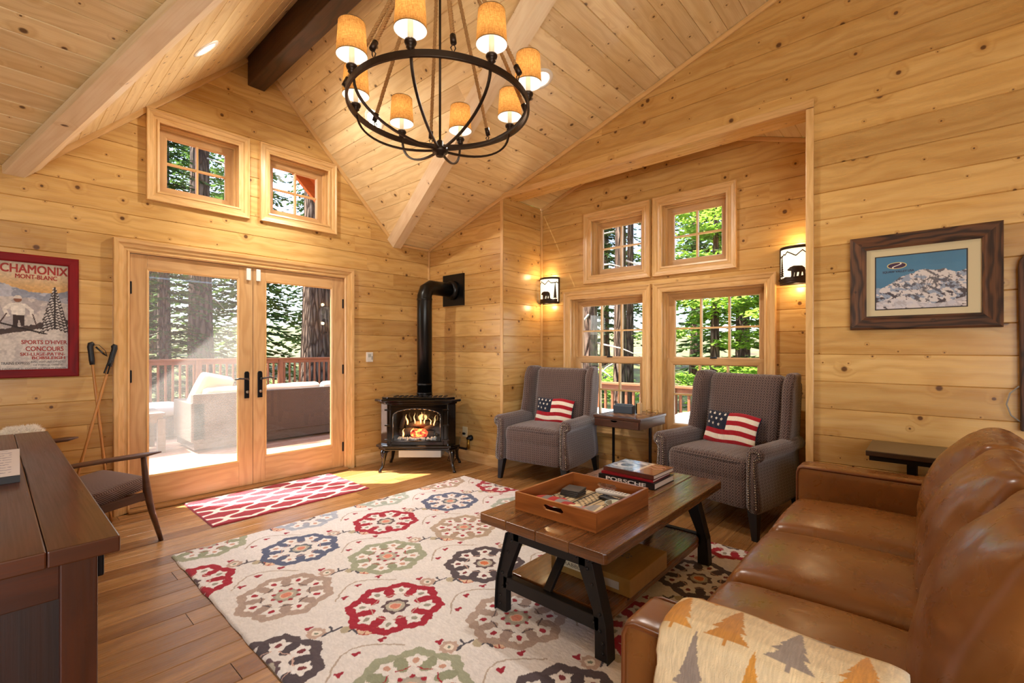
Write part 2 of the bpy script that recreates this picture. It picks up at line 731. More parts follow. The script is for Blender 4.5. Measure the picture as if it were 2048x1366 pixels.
def subtract(polys, r):
    x0, x1, y0, y1 = r
    res = []
    for p in polys:
        l = clip(p, 1, 0, x0)
        if len(l) > 2:
            res.append(l)
        m = clip(p, -1, 0, -x0)
        rr = clip(m, -1, 0, -x1) if len(m) > 2 else []
        if len(rr) > 2:
            res.append(rr)
        m = clip(m, 1, 0, x1) if len(m) > 2 else []
        b = clip(m, 0, 1, y0) if len(m) > 2 else []
        if len(b) > 2:
            res.append(b)
        t = clip(m, 0, -1, -y1) if len(m) > 2 else []
        if len(t) > 2:
            res.append(t)
    return res


def planks(name, polys, M, pw, mat, v0=0.0, gap=.004, depth=.006, seed=1, lens=(2.6, 4.4), joint=0.0):
    """M maps (u, v, n) to the world; boards run along u; chamfered grooves are real geometry"""
    mb = MB(seed)
    r = random.Random(seed)
    us = [p[0] for q in polys for p in q]
    vs_ = [p[1] for q in polys for p in q]
    umin, umax, vmin, vmax = min(us), max(us), min(vs_), max(vs_)
    k0, k1 = math.floor((vmin - v0) / pw), math.ceil((vmax - v0) / pw)
    for k in range(k0, k1):
        a, b = v0 + k * pw, v0 + (k + 1) * pw
        cuts = [umin - r.random() * lens[1]]
        while cuts[-1] < umax:
            cuts.append(cuts[-1] + r.uniform(*lens))
        for ci in range(len(cuts) - 1):
            pr = r.random()
            s0, s1 = cuts[ci] + joint, cuts[ci + 1] - joint
            for q in polys:
                q = clip(clip(q, -1, 0, -s0), 1, 0, s1)
                if len(q) < 3:
                    continue
                for (va, vb) in ((a, a + gap), (a + gap, b - gap), (b - gap, b)):
                    p = clip(q, 0, -1, -va)
                    p = clip(p, 0, 1, vb) if len(p) > 2 else []
                    if len(p) < 3:
                        continue
                    vv = []
                    for (x, y) in p:
                        dd = max(0.0, 1 - min(y - a, b - y) / gap)
                        vv.append((x, y, -depth * min(1, dd)))
                    mb.add(vv, [tuple(range(len(vv)))], pr=pr, uvs=[(x, y) for (x, y) in p], M=M)
    return mb.build(name, mat)


def basis(o, u, v, n):
    m = Matrix.Identity(4)
    for i, c in enumerate((u, v, n)):
        for j in range(3):
            m[j][i] = c[j]
    for j in range(3):
        m[j][3] = o[j]
    return m


MB_BACK = basis((0, YB, 0), (1, 0, 0), (0, 0, 1), (0, -1, 0))
MB_RIGHT = basis((XR, 0, 0), (0, 1, 0), (0, 0, 1), (-1, 0, 0))
MB_ALC = basis((XA, 0, 0), (0, 1, 0), (0, 0, 1), (-1, 0, 0))

# openings
DOOR = (.715, 2.580, 0.0, 2.090)
W1 = (.839, 1.609, 2.508, 3.254)
W2 = (1.701, 2.466, 2.514, 3.262)
CW = .090
WINS_ALC = {  # y0, y1, z0, z1 outer casing
    3: (2.052, 3.103, .404, 1.943),
    4: (.949, 2.031, .404, 1.943),
    5: (2.057, 2.834, 2.008, 2.777),
    6: (1.257, 2.033, 2.010, 2.782),
}


def inner(w, c=CW):
    return (w[0] + c - .02, w[1] - c + .02, w[2] + c - .02, w[3] - c + .02)


# floor
fl = planks('floor', [[(XL, YR), (4.6, YR), (4.6, YB + .05), (XL, YB + .05)]], basis((0, 0, 0), (1, 0, 0), (0, 1, 0), (0, 0, 1)), .142, M_FLOOR, v0=YB - .02, gap=.004, depth=.003, seed=3, lens=(.9, 2.2), joint=.0014)
struct(fl)
struct(MB().box(XL - .1, 5.0, YR - .1, YB + .3, -.12, -.004).build('floor_slab', plain('floor_gap', '#2a160b', .8)))

# wall_back
half = RZ - CZ0
polys = [[(XL, 0), (XR, 0), (XR, CZ0), (XL, CZ0)], [(RX - half, CZ0), (RX + half, CZ0), (RX, RZ)]]
for o in (DOOR, inner(W1), inner(W2)):
    polys = subtract(polys, o)
struct(planks('wall_back', polys, MB_BACK, .182, M_WALL, seed=11))
# wall_right
polys = [[(YR, 0), (YB, 0), (YB, CZ0), (RIDGE_Y, cross_z(RIDGE_Y)), (YR, cross_z(YR))]]
polys = subtract(polys, (AY0, AY1, -1, HZ))
struct(planks('wall_right', polys, MB_RIGHT, .180, M_WALL, v0=.003, seed=12))
# alcove
AM = (AY0 + AY1) / 2
AZ = 2.958
APK = AZ + .33 * (AY1 - AM)
polys = [[(AY0, 0), (AY1, 0), (AY1, AZ), (AM, APK), (AY0, AZ)]]
for k, w in WINS_ALC.items():
    polys = subtract(polys, inner(w))
struct(planks('wall_alcove', polys, MB_ALC, .180, M_WALL, v0=.003, seed=13))
struct(planks('wall_alcove_left', [[(XR, 0), (XA, 0), (XA, AZ), (XR, AZ)]], basis((0, AY1, 0), (1, 0, 0), (0, 0, 1), (0, -1, 0)), .180, M_WALL, v0=.003, seed=14))
struct(planks('wall_alcove_right', [[(XR, 0), (XA, 0), (XA, AZ), (XR, AZ)]], basis((0, AY0, 0), (1, 0, 0), (0, 0, 1), (0, 1, 0)), .180, M_WALL, v0=.003, seed=15))
sl = math.atan(.33)
for nm, s, y0 in (('ceiling_alcove_left', 1, AY1), ('ceiling_alcove_right', -1, AY0)):
    L = (AY1 - AM) / math.cos(sl)
    vdir = Vector((0, -s * math.cos(sl), math.sin(sl)))
    ndir = Vector((0, -s * math.sin(sl), -math.cos(sl)))
    struct(planks(nm, [[(XR + .01, 0), (XA, 0), (XA, L), (XR + .01, L)]], basis((0, y0, AZ), (1, 0, 0), vdir, ndir), .14, M_CEIL, seed=16))
# walls behind and beside the camera, with openings added for the fill lamps
polys = subtract([[(XL, 0), (XR, 0), (XR, 2.9), (XL, 2.9)]], (-2.65, -.25, .75, 2.55))
struct(planks('wall_rear', polys, basis((0, YR, 0), (1, 0, 0), (0, 0, 1), (0, 1, 0)), .18, M_WALL, seed=17))
polys = subtract([[(YR, 0), (YB, 0), (YB, CZ0), (RIDGE_Y, cross_z(RIDGE_Y)), (YR, cross_z(YR))]], (-3.2, -1.2, .7, 2.5))
struct(planks('wall_left', polys, basis((XL, 0, 0), (0, 1, 0), (0, 0, 1), (1, 0, 0)), .18, M_WALL, seed=18))

# ceilings. low shed roof (boards along x) pierced by the steep vault (boards along y)
ang = math.atan(CS)
vdir = Vector((0, -math.cos(ang), math.sin(ang)))
ndir = Vector((0, -math.sin(ang), -math.cos(ang)))
Lr = (YB - RIDGE_Y) / math.cos(ang)
valR = [(XR, 0), (XR, Lr), (RX, Lr), (RX + half, 0)]
valL = [(XL, 0), (RX - half, 0), (RX, Lr), (XL, Lr)]
Mc = basis((0, YB, CZ0), (1, 0, 0), vdir, ndir)
struct(planks('ceiling_right', [valR], Mc, .14, M_CEIL, seed=21))
struct(planks('ceiling_left', [valL], Mc, .14, M_CEIL, seed=22))
c45 = math.sqrt(.5)
yv = lambda dx: YB - (RZ - dx - CZ0) / CS      # where the vault meets the shed, dx from the ridge
for nm, s in (('ceiling_vault_left', -1), ('ceiling_vault_right', 1)):
    # v runs from the eave up to the ridge; u along y
    Lv = half / c45
    poly = [(YB, 0), (YB, Lv), (yv(0), Lv)]
    M = basis((RX + s * half, 0, CZ0), (0, 1, 0), (-s * c45, 0, c45), (-s * c45, 0, -c45))
    struct(planks(nm, [poly], M, .14, M_CEIL, seed=23 + s))
n2 = Vector((0, math.sin(ang), -math.cos(ang)))
struct(planks('ceiling_rear', [[(XL, 0), (XR, 0), (XR, 3.8), (XL, 3.8)]], basis((0, RIDGE_Y, cross_z(RIDGE_Y)), (1, 0, 0), (0, -math.cos(ang), -math.sin(ang)), n2), .14, M_CEIL, seed=25))
# roof deck above, keeps daylight out of the joints
M_ROOF = plain('roofing', '#4a4440', .9)
up = -ndir * .05
for nm, poly in (('roof_left', [(XL - .3, -.1), (RX - half + .03, -.1), (RX + .03, Lr + .25), (XL - .3, Lr + .25)]), ('roof_right', [(RX + half - .03, -.1), (XR + .12, -.1), (XR + .12, Lr + .25), (RX - .03, Lr + .25)])):
    mr = MB()
    mr.add([(x, v, -.05) for x, v in poly], [(0, 1, 2, 3)], M=Mc)
    struct(mr.build(nm, M_ROOF))
mr = MB()
zr_ = cross_z(RIDGE_Y)
mr.add([(XL - .3, RIDGE_Y + .25, zr_ + .14), (XR + .12, RIDGE_Y + .25, zr_ + .14), (XR + .12, YR - .3, cross_z(YR - .3) + .10), (XL - .3, YR - .3, cross_z(YR - .3) + .10)], [(0, 1, 2, 3)])
struct(mr.build('roof_rear', M_ROOF))
for nm, s in (('roof_vault_left', -1), ('roof_vault_right', 1)):
    mr = MB()
    e_ = half + .02
    mr.add([(RX + s * e_, YB + .04, CZ0 + .06), (RX, YB + .04, RZ + .08), (RX, yv(0) - .2, RZ + .08), (RX + s * e_, YB - .05, CZ0 + .06)], [(0, 1, 2, 3)])
    struct(mr.build(nm, M_ROOF))

# valley beams: two boards meeting in a shallow V under each valley
for nm, s in (('valley_beam_right', 1), ('valley_beam_left', -1)):
    p0 = Vector((RX + s * half, YB, CZ0))
    p1 = Vector((RX, yv(0), RZ))
    d = (p1 - p0).normalized()
    nA = Vector((-s * c45, 0, -c45))     # vault plane, into the room
    nB = ndir.copy()                     # shed plane, into the room
    # directions lying in the two planes, away from the valley line
    a = d.cross(nA).normalized()
    if a.y < 0 and False:
        a = -a
    a = a if a.dot(Vector((-s, 0, 1))) > 0 else -a
    b = d.cross(nB).normalized()
    b = b if b.dot(Vector((s, 0, 0))) > 0 else -b
    nm_ = (nA + nB).normalized()
    w, h = .085, .055
    ring0 = [a * w + nA * .002, a * w * .92 + nA * h, nm_ * h * 1.12, b * w * .92 + nB * h, b * w + nB * .002]
    mb = MB(31)
    vv, uvs = [], []
    Ld = (p1 - p0).length
    for t, p in ((0, p0), (Ld, p1)):
        acc = 0
        for i, q in enumerate(ring0):
            vv.append(p + q)
            uvs.append((t, i * .06))
    # mitre the foot against the wall plane
    for i in range(5):
        q = Vector(vv[i])
        vv[i] = q + d * ((YB - .002 - q.y) / d.y)
    mb.add(vv, [(i, i + 1, 6 + i, 5 + i) for i in range(4)], uvs=uvs, pr=.4)
    struct(mb.build(nm, M_VALLEY))

# dark ridge beam
struct(MB(5).box(RX - .075, RX + .075, yv(0) + .1, YB - .004, 3.752, RZ - .05, g='y').build('ridge_beam', M_BEAM, bevel=.008))

# trims along the slopes, corners and the alcove
tr = MB(41)
q = .022


def strip(mb, p, q_, w, t, nrm, g='x'):
    p, q_ = Vector(p), Vector(q_)
    d = (q_ - p)
    L = d.length
    d.normalize()
    n = Vector(nrm).normalized()
    s = d.cross(n).normalized()
    M = basis(p, d, s, n)
    mb.box(0, L, -w / 2, w / 2, 0, t, g='x', M=M)


def one_trim(i, p, q_, w, t, nrm):
    mb = MB(100 + i)
    strip(mb, p, q_, w, t, nrm)
    return struct(mb.build('trim_%d' % i, M_TRIM, bevel=.004))


one_trim(1, (RX - half + .02, YB, CZ0 - .005), (RX - .08, YB, RZ - .105), .04, .02, (0, -1, 0))
one_trim(2, (RX + .08, YB, RZ - .105), (RX + half - .02, YB, CZ0 - .005), .04, .02, (0, -1, 0))
one_trim(3, (RX + half - .04, YB, CZ0 - .018), (XR, YB, CZ0 - .018), .03, .02, (0, -1, 0))
one_trim(4, (XR, YB, CZ0 - .024), (XR, RIDGE_Y, cross_z(RIDGE_Y) - .024), .04, .018, (-1, 0, 0))
one_trim(5, (XR - .002, YB - .012, .1), (XR - .002, YB - .012, CZ0 - .04), .022, .02, (-1, 0, 0))
one_trim(6, (XR, AY1 + .021, 0.0), (XR, AY1 + .021, HZ + .02), .04, .012, (-1, 0, 0))
one_trim(7, (XR, AY0 - .024, 0.0), (XR, AY0 - .024, HZ - .02), .046, .022, (-1, 0, 0))
one_trim(8, (XR, AY0 - .048, HZ + .012), (XR, AY1 + .0, HZ + .012), .055, .026, (-1, 0, 0))
one_trim(9, (XA, AY1 - .014, .1), (XA, AY1 - .014, AZ - .02), .026, .018, (-1, 0, 0))
one_trim(10, (XA, AY1, AZ - .02), (XA, AM, APK - .02), .035, .018, (-1, 0, 0))
one_trim(11, (XA, AY0, AZ - .02), (XA, AM, APK - .02), .035, .018, (-1, 0, 0))
# header over the alcove
struct(MB(42).box(XR + .001, XR + .23, AY0, AY1, HZ, HZ + .16, g='y').build('alcove_header', M_WALL, bevel=.004))


def baseboard(nm, p, q_, nrm):
    mb = MB(60)
    p, q_ = Vector(p), Vector(q_)
    d = (q_ - p)
    L = d.length
    d.normalize()
    n = Vector(nrm)
    M = basis(p, d, (0, 0, 1), n)
    prof = [(0, 0), (.018, 0), (.018, .09), (.010, .115), (0, .12)]
    vv, uvs = [], []
    for x in (0, L):
        for i, (t, z) in enumerate(prof):
            vv.append((x, z, t))
            uvs.append((x, z + t))
    mb.add(vv, [(i, i + 1, 6 + i, 5 + i) for i in range(4)], uvs=uvs, M=M)
    return struct(mb.build(nm, M_TRIM))


baseboard('baseboard_back', (XL, YB, 0), (.645, YB, 0), (0, -1, 0))
baseboard('baseboard_back_right', (2.69, YB, 0), (XR, YB, 0), (0, -1, 0))
baseboard('baseboard_right', (XR, YB, 0), (XR, AY1, 0), (-1, 0, 0))
baseboard('baseboard_right_near', (XR, AY0 - .05, 0), (XR, YR, 0), (-1, 0, 0))
baseboard('baseboard_alcove', (XA, AY1, 0), (XA, AY0, 0), (-1, 0, 0))
baseboard('baseboard_alcove_left', (XR, AY1, 0), (XA, AY1, 0), (0, -1, 0))

# ------------------------------------------------------------------ windows and doors (local: x along the wall, y outward, z up)
CASING = [(-.020, 0), (-.020, .016), (-.004, .020), (.002, .014), (.020, .014), (.026, .022), (.050, .026), (.056, .032), (.066, .034), (.070, .028), (.070, 0)]


def mwall(kind):
    if kind == 'back':
        return basis((0, YB, 0), (1, 0, 0), (0, 1, 0), (0, 0, 1))
    return basis((XA, 0, 0), (0, -1, 0), (1, 0, 0), (0, 0, 1))


def pane(M, x0, x1, z0, z1, y, mat, parent, name='glass_pane'):
    return MB().box(x0, x1, y, y + .006, z0, z1).build(name, mat, parent, M=M)


def sash(M, x0, x1, z0, z1, y, nx, nz, parent, st=.05, mu=.016, dep=.04, bot=None, name='sash', gm=None):
    bot = bot or st
    mb = MB(7)
    mb.frame(x0 + st, x1 - st, z0 + st, z1 - st, [(-.006, -dep * .5), (-.006, 0.004), (0, .010), (.004, .014), (st, .014), (st, -dep)], y)
    s = mb.build(name, M_DOOR, parent, M=M)
    gx0, gx1, gz0, gz1 = x0 + st, x1 - st, z0 + st, z1 - st
    m2 = MB(8)
    for i in range(1, nx):
        x = gx0 + (gx1 - gx0) * i / nx
        m2.box(x - mu / 2, x + mu / 2, y - .008, y + .026, gz0, gz1, g='z')
    for i in range(1, nz):
        z = gz0 + (gz1 - gz0) * i / nz
        m2.box(gx0, gx1, y - .006, y + .026, z - mu / 2, z + mu / 2, g='x')
    m2.build('muntins', M_TRIM, s, M=M)
    pane(M, gx0 - .005, gx1 + .005, gz0 - .005, gz1 + .005, y + .010, gm or M_GLASS, s)
    return s


def window(n, kind, w, style, shift=0.0):
    if kind == 'back':
        x0, x1, z0, z1 = w
    else:
        x0, x1, z0, z1 = -w[1], -w[0], w[2], w[3]
    M = mwall(kind)
    root = struct(empty('window_%d' % n))
    c = CW - .02
    ix0, ix1, iz0, iz1 = x0 + c, x1 - c, z0 + c, z1 - c
    MB(9).frame(ix0, ix1, iz0, iz1, CASING).build('casing', M_TRIM, root, M=M)
    # stepped jamb
    MB(10).frame(ix0, ix1, iz0, iz1, [(0, 0), (0, -.05), (-.018, -.05), (-.018, -.085), (-.034, -.085), (-.034, -.17), (.05, -.17)], 0).build('jamb', M_TRIM, root, M=M)
    jx0, jx1, jz0, jz1 = ix0 + .034, ix1 - .034, iz0 + .034, iz1 - .034
    if style == 'fixed':
        sash(M, jx0, jx1, jz0, jz1, .115, 2, 2, root, st=.055)
    else:
        mid = 1.19
        sash(M, jx0, jx1, mid - .03, jz1, .135, 3, 2, root, st=.055, name='upper_sash')
        sash(M, jx0, jx1, jz0, mid + .02, .095, 3, 2, root, st=.06, name='lower_sash')
        xm = (jx0 + jx1) / 2
        MB().lathe([(0, 0), (.030, 0), (.032, .006), (.028, .012), (0, .014)], 16, (xm, .095, mid + .02)).build('sash_lock', M_BLACK, root, M=M)
    return root


window(1, 'back', W1, 'fixed')
window(2, 'back', W2, 'fixed')
window(3, 'alc', WINS_ALC[3], 'hung')
window(4, 'alc', WINS_ALC[4], 'hung')
window(5, 'alc', WINS_ALC[5], 'fixed')
window(6, 'alc', WINS_ALC[6], 'fixed')

# french doors
door = struct(empty('door_1'))
Mb = mwall('back')
mb = MB(51)
prof = [(0, -.02), (0, .012), (.012, .018), (.018, .012), (.034, .012), (.040, .022), (.066, .028), (.072, .038), (.098, .040), (.102, .032), (.102, 0)]
mb.frame(.735, 2.560, -.3, 2.066, prof, 0)
ob = mb.build('casing', M_TRIM, door, M=Mb)
# cut the part of the frame below the floor
for v in ob.data.vertices:
    if v.co.z < 0:
        v.co.z = 0.0
MB(52).box(.715, .738, -.005, .16, 0, 2.09, g='z').build('jamb', M_DOOR, door, M=Mb)
MB(53).box(2.557, 2.580, -.005, .16, 0, 2.09, g='z').build('jamb', M_DOOR, door, M=Mb)
MB(54).box(.715, 2.580, -.005, .16, 2.067, 2.09, g='x').build('head_jamb', M_DOOR, door, M=Mb)
MB(55).box(.72, 2.575, -.07, .17, .001, .024, g='x').build('threshold', M_FLOOR, door, bevel=.006, M=Mb)


def door_leaf(x0, x1, glassx, gz, side):
    mb = MB(56 if side < 0 else 57)
    y0, y1 = .012, .056
    a, b = glassx
    c, d = gz
    mb.box(x0, a, y0, y1, .028, 2.062, g='z')
    mb.box(b, x1, y0, y1, .028, 2.062, g='z')
    mb.box(a, b, y0, y1, .028, c, g='x')
    mb.box(a, b, y0, y1, d, 2.062, g='x')
    leaf = mb.build('door_leaf', M_DOOR, door, bevel=.002, M=Mb)
    MB(58).frame(a, b, c, d, [(-.014, -.006), (-.012, -.002), (0, .004), (.003, .004), (.003, -.004)], y0).build('glazing_bead', M_TRIM, leaf, M=Mb)
    pane(Mb, a - .004, b + .004, c - .004, d + .004, y0 + .02, M_GLASSD if side < 0 else M_GLASS, leaf)
    for z in (.24, 1.08, 1.79):
        hx = x0 - .002 if side < 0 else x1 + .002
        MB().box(hx - .014, hx + .014, y0 - .010, y0 + .004, z - .05, z + .05).build('hinge', M_BLACK, leaf, bevel=.004, M=Mb)
    # handle
    px = x1 - .052 if side < 0 else x0 + .058
    h = MB()
    h.prism([(px - .021, .84), (px + .021, .84), (px + .021, 1.075), (px + .012, 1.09), (px - .012, 1.09), (px - .021, 1.075)], 'y', y0 - .010, y0)
    hd = h.build('handle', M_BLACK, leaf, bevel=.003, M=Mb)
    l = MB()
    s = -1 if side < 0 else 1
    l.tube([(px, y0 - .005, 1.02), (px, y0 - .045, 1.02)], .011)
    l.tube([(px, y0 - .045, 1.02), (px + s * .03, y0 - .052, 1.025), (px + s * .075, y0 - .05, 1.028), (px + s * .115, y0 - .045, 1.018)], [.012, .011, .010, .007], flat=(1, .8))
    l.build('lever', plain('lever_metal', '#4a4744', .25, .8), hd, M=Mb)
    k = MB()
    k.lathe([(0, 0), (.014, 0), (.014, .012), (.009, .016), (0, .017)], 14, M=Mb @ Matrix.Translation((px, y0 - .010, .90)) @ Matrix.Rotation(PI / 2, 4, 'X'))
    k.build('lock', M_CHROME, hd)
    return leaf


door_leaf(.740, 1.645, (.850, 1.527), (.258, 1.950), -1)
door_leaf(1.650, 2.555, (1.757, 2.430), (.272, 1.950), 1)
for px, nm in ((1.605, 'left'), (1.690, 'right')):
    o = MB().box(px - .018, px + .018, YB - .012, YB + .011, 1.94, 2.05).build('door_sensor', M_WHITE, bevel=.003)
    tag(o, 'white contact sensor at the top inner corner of the %s glass door' % nm, 'sensor', 'door sensors')

# ------------------------------------------------------------------ soft shapes and prints


def soft(w, d, h, r=.05, puff=.03, n=(20, 20, 8), wr=0.0, seed=0, side=0.0, wscale=6.0, pe=.5):
    """a rounded, puffed box centred in x,y; returns an MB with box style uv"""
    hx, hy, hz = w / 2, d / 2, h / 2
    mb = MB(seed)
    pts = {}
    faces = []
    key = lambda p: (round(p[0], 5), round(p[1], 5), round(p[2], 5))
    lst = []

    def idx(p):
        k = key(p)
        if k not in pts:
            pts[k] = len(lst)
            lst.append(p)
        return pts[k]
    for ax in range(3):
        o = [i for i in range(3) if i != ax]
        na, nb = n[o[0]], n[o[1]]
        for s in (-1, 1):
            for i in range(na):
                for j in range(nb):
                    qd = []
                    for (a, b) in ((i, j), (i + 1, j), (i + 1, j + 1), (i, j + 1)):
                        p = [0, 0, 0]
                        p[ax] = s
                        # denser towards the rims
                        p[o[0]] = math.sin((-1 + 2 * a / na) * PI / 2)
                        p[o[1]] = math.sin((-1 + 2 * b / nb) * PI / 2)
                        qd.append(idx(tuple(p)))
                    flip = (s > 0) != (ax == 1)
                    faces.append((qd if flip else qd[::-1], ax))
    out = []
    nz = noise.noise
    for p in lst:
        q = Vector((p[0] * hx, p[1] * hy, p[2] * hz))
        c = Vector((max(-hx + r, min(hx - r, q.x)), max(-hy + r, min(hy - r, q.y)), max(-hz + min(r, hz * .98), min(hz - min(r, hz * .98), q.z))))
        dv = q - c
        if dv.length > 1e-9:
            dv = dv.normalized() * min(r, hz)if False else dv.normalized() * r
            if r > hz:
                dv.z *= hz / r
            q = c + dv
        fx, fy, fz = 1 - p[0] ** 2, 1 - p[1] ** 2, 1 - p[2] ** 2
        q.z += math.copysign(1, p[2]) * abs(p[2]) * puff * max(0, fx) ** pe * max(0, fy) ** pe
        if side:
            q.y += p[1] * side * math.sqrt(max(0, fx)) * fz
            q.x += p[0] * side * math.sqrt(max(0, fy)) * fz
        if wr:
            sv = Vector((q.x * wscale, q.y * wscale, q.z * wscale)) + Vector((seed * 7.3, seed * 3.1, 0))
            a = nz(sv) + .42 * (1 - 2 * math.sqrt(nz(sv * 2.0 + Vector((5, 2, 1))) ** 2 + .012)) + .12 * nz(sv * 4.6)
            dr = Vector(p).normalized()
            q += dr * a * wr
        out.append(q)
    vs_ = out
    for fidx, ax in faces:
        o = [(1, 2), (0, 2), (0, 1)][ax]
        mb.f.append(fidx)
        mb.pr.append(.5)
        mb.mi.append(0)
        mb.sm.append(True)
        mb.uv.append([(vs_[i][o[0]], vs_[i][o[1]]) for i in fidx])
    mb.v = [tuple(v) for v in vs_]
    return mb


def colour_grid(name, nx, ny, pos, col, mat, parent=None, M=None, closed=None):
    """grid mesh; pos(U,V)->(n,3) and col(U,V)->(n,3) sRGB 0..1; U,V in 0..1"""
    u, v = np.meshgrid(np.linspace(0, 1, nx + 1), np.linspace(0, 1, ny + 1))
    U, V = u.ravel(), v.ravel()
    P = np.asarray(pos(U, V), dtype=np.float32).reshape(-1, 3)
    C = np.clip(np.asarray(col(U, V), dtype=np.float64).reshape(-1, 3), 0, 1)
    C = np.where(C <= .04045, C / 12.92, ((C + .055) / 1.055) ** 2.4)
    i = np.arange(nx * ny)
    a = (i // nx) * (nx + 1) + i % nx
    F = np.stack([a, a + 1, a + nx + 2, a + nx + 1], 1).astype(np.int32)
    me = bpy.data.meshes.new(name)
    me.vertices.add(len(P))
    me.vertices.foreach_set('co', P.ravel())
    me.loops.add(F.size)
    me.loops.foreach_set('vertex_index', F.ravel())
    me.polygons.add(len(F))
    me.polygons.foreach_set('loop_start', np.arange(0, F.size, 4, dtype=np.int32))
    me.polygons.foreach_set('use_smooth', np.ones(len(F), dtype=bool))
    at = me.color_attributes.new('Col', 'FLOAT_COLOR', 'POINT')
    at.data.foreach_set('color', np.concatenate([C, np.ones((len(C), 1))], 1).astype(np.float32).ravel())
    me.materials.append(mat)
    me.update(calc_edges=True)
    me.validate()
    if M is not None:
        me.transform(M)
    o = bpy.data.objects.new(name, me)
    COL.objects.link(o)
    if parent is not None:
        o.parent = parent
    return o


def C3(h):
    h = h.lstrip('#')
    return np.array([int(h[i:i + 2], 16) / 255 for i in (0, 2, 4)])


def paint(img, mask, c, a=1.0):
    m = (np.clip(mask, 0, 1) * a)[:, None]
    return img * (1 - m) + C3(c)[None] * m


def seg_d(X, Y, a, b):
    ax, ay = a
    bx, by = b
    dx, dy = bx - ax, by - ay
    t = np.clip(((X - ax) * dx + (Y - ay) * dy) / (dx * dx + dy * dy + 1e-12), 0, 1)
    return np.hypot(X - ax - t * dx, Y - ay - t * dy)


def in_poly(X, Y, poly):
    r = np.zeros(X.shape, bool)
    n = len(poly)
    for i in range(n):
        x0, y0 = poly[i]
        x1, y1 = poly[(i + 1) % n]
        c = ((y0 > Y) != (y1 > Y)) & (X < (x1 - x0) * (Y - y0) / (y1 - y0 + 1e-12) + x0)
        r ^= c
    return r


def vnoise(X, Y, seed=0):
    """smooth value noise, vectorised"""
    xi, yi = np.floor(X).astype(np.int64), np.floor(Y).astype(np.int64)
    fx, fy = X - xi, Y - yi
    fx, fy = fx * fx * (3 - 2 * fx), fy * fy * (3 - 2 * fy)

    def h(i, j):
        n = (i * 374761393 + j * 668265263 + seed * 144269504) & 0x7fffffff
        n = ((n ^ (n >> 13)) * 1274126177) & 0x7fffffff
        return ((n ^ (n >> 16)) & 0xffff) / 65535.0
    return (h(xi, yi) * (1 - fx) + h(xi + 1, yi) * fx) * (1 - fy) + (h(xi, yi + 1) * (1 - fx) + h(xi + 1, yi + 1) * fx) * fy


def fbm(X, Y, seed=0, o=4):
    s, a, t = 0, .5, 0
    for k in range(o):
        s = s + a * vnoise(X * 2 ** k, Y * 2 ** k, seed + k)
        t += a
        a *= .55
    return s / t


def text(body, size, M, col, parent, name='lettering', align='LEFT', ext=.0006, bold=0.0, shear=0.0, width=None, height=None, sx=1.0):
    """lettering as a mesh; width and height (in metres) fit the ink box exactly"""
    cu = bpy.data.curves.new(name, 'FONT')
    cu.body = body
    cu.size = 1.0
    cu.extrude = 0.0
    cu.shear = shear
    cu.resolution_u = 4
    ob = bpy.data.objects.new(name, cu)
    COL.objects.link(ob)
    bpy.context.view_layer.update()
    dg = bpy.context.evaluated_depsgraph_get()
    me = bpy.data.meshes.new_from_object(ob.evaluated_get(dg))
    bpy.data.objects.remove(ob)
    bpy.data.curves.remove(cu)
    me.name = name
    co = np.empty(len(me.vertices) * 3, np.float32)
    me.vertices.foreach_get('co', co)
    co = co.reshape(-1, 3)
    x0, x1, y1 = co[:, 0].min(), co[:, 0].max(), co[:, 1].max()
    kx = width / (x1 - x0) if width else size * sx
    ky = height / y1 if height else size
    off = {'LEFT': x0, 'RIGHT': x1, 'CENTER': (x0 + x1) / 2}[align]
    co[:, 0] = (co[:, 0] - off) * kx
    co[:, 1] *= ky
    me.vertices.foreach_set('co', co.ravel())
    if bold:
        # heavier strokes: three copies a hair apart
        n_, fc = len(me.vertices), [list(p.vertices) for p in me.polygons]
        co3 = np.concatenate([co + np.array([dx * bold * kx * 1.6, dy * bold * ky * .8, k * .00002]) for k, (dx, dy) in enumerate(((-1, -1), (1, 1), (1, -1), (-1, 1)))])
        me2 = bpy.data.meshes.new(name)
        me2.from_pydata(co3.tolist(), [], [[i + k * n_ for i in f_] for k in range(4) for f_ in fc])
        bpy.data.meshes.remove(me)
        me = me2
    me.materials.clear()
    me.materials.append(letter_mat(col))
    me.transform(M)
    me.update()
    o = bpy.data.objects.new(name, me)
    COL.objects.link(o)
    o.parent = parent
    return o


# ------------------------------------------------------------------ big suzani rug
RUGX0, RUGX1, RUGY0, RUGY1 = .755, 3.215, .42, 3.525
rug_cols = {
    'blue': ('#56607c', '#56607c'), 'red': ('#a3102c', '#a3102c'), 'taupe': ('#b09c90', '#a8948a'), 'green': ('#9fa48c', '#949a80'),
    'char': ('#54494e', '#4c4248'), 'tan': ('#b4a08c', '#ab9682'), 'lblue': ('#aab2be', '#a0a8b6'), 'lgreen': ('#a9b4a8', '#a0ac9e')}
rows = {3.53: [(.95, 'green'), (1.60, 'lblue'), (2.25, 'lgreen'), (2.90, 'tan')],
        3.02: [(.71, 'red'), (1.335, 'blue'), (1.965, 'red'), (2.59, 'blue'), (3.22, 'red')],
        2.505: [(1.03, 'taupe'), (1.645, 'green'), (2.28, 'tan'), (2.90, 'lgreen')],
        1.99: [(.72, 'char'), (1.346, 'red'), (1.976, 'char'), (2.60, 'blue'), (3.22, 'char')],
        1.47: [(1.06, 'green'), (1.675, 'taupe'), (2.30, 'green'), (2.92, 'taupe')],
        .96: [(.74, 'blue'), (1.38, 'char'), (2.01, 'red'), (2.645, 'char'), (3.24, 'red')],
        .45: [(1.06, 'taupe'), (1.69, 'green'), (2.32, 'tan'), (2.94, 'green')]}


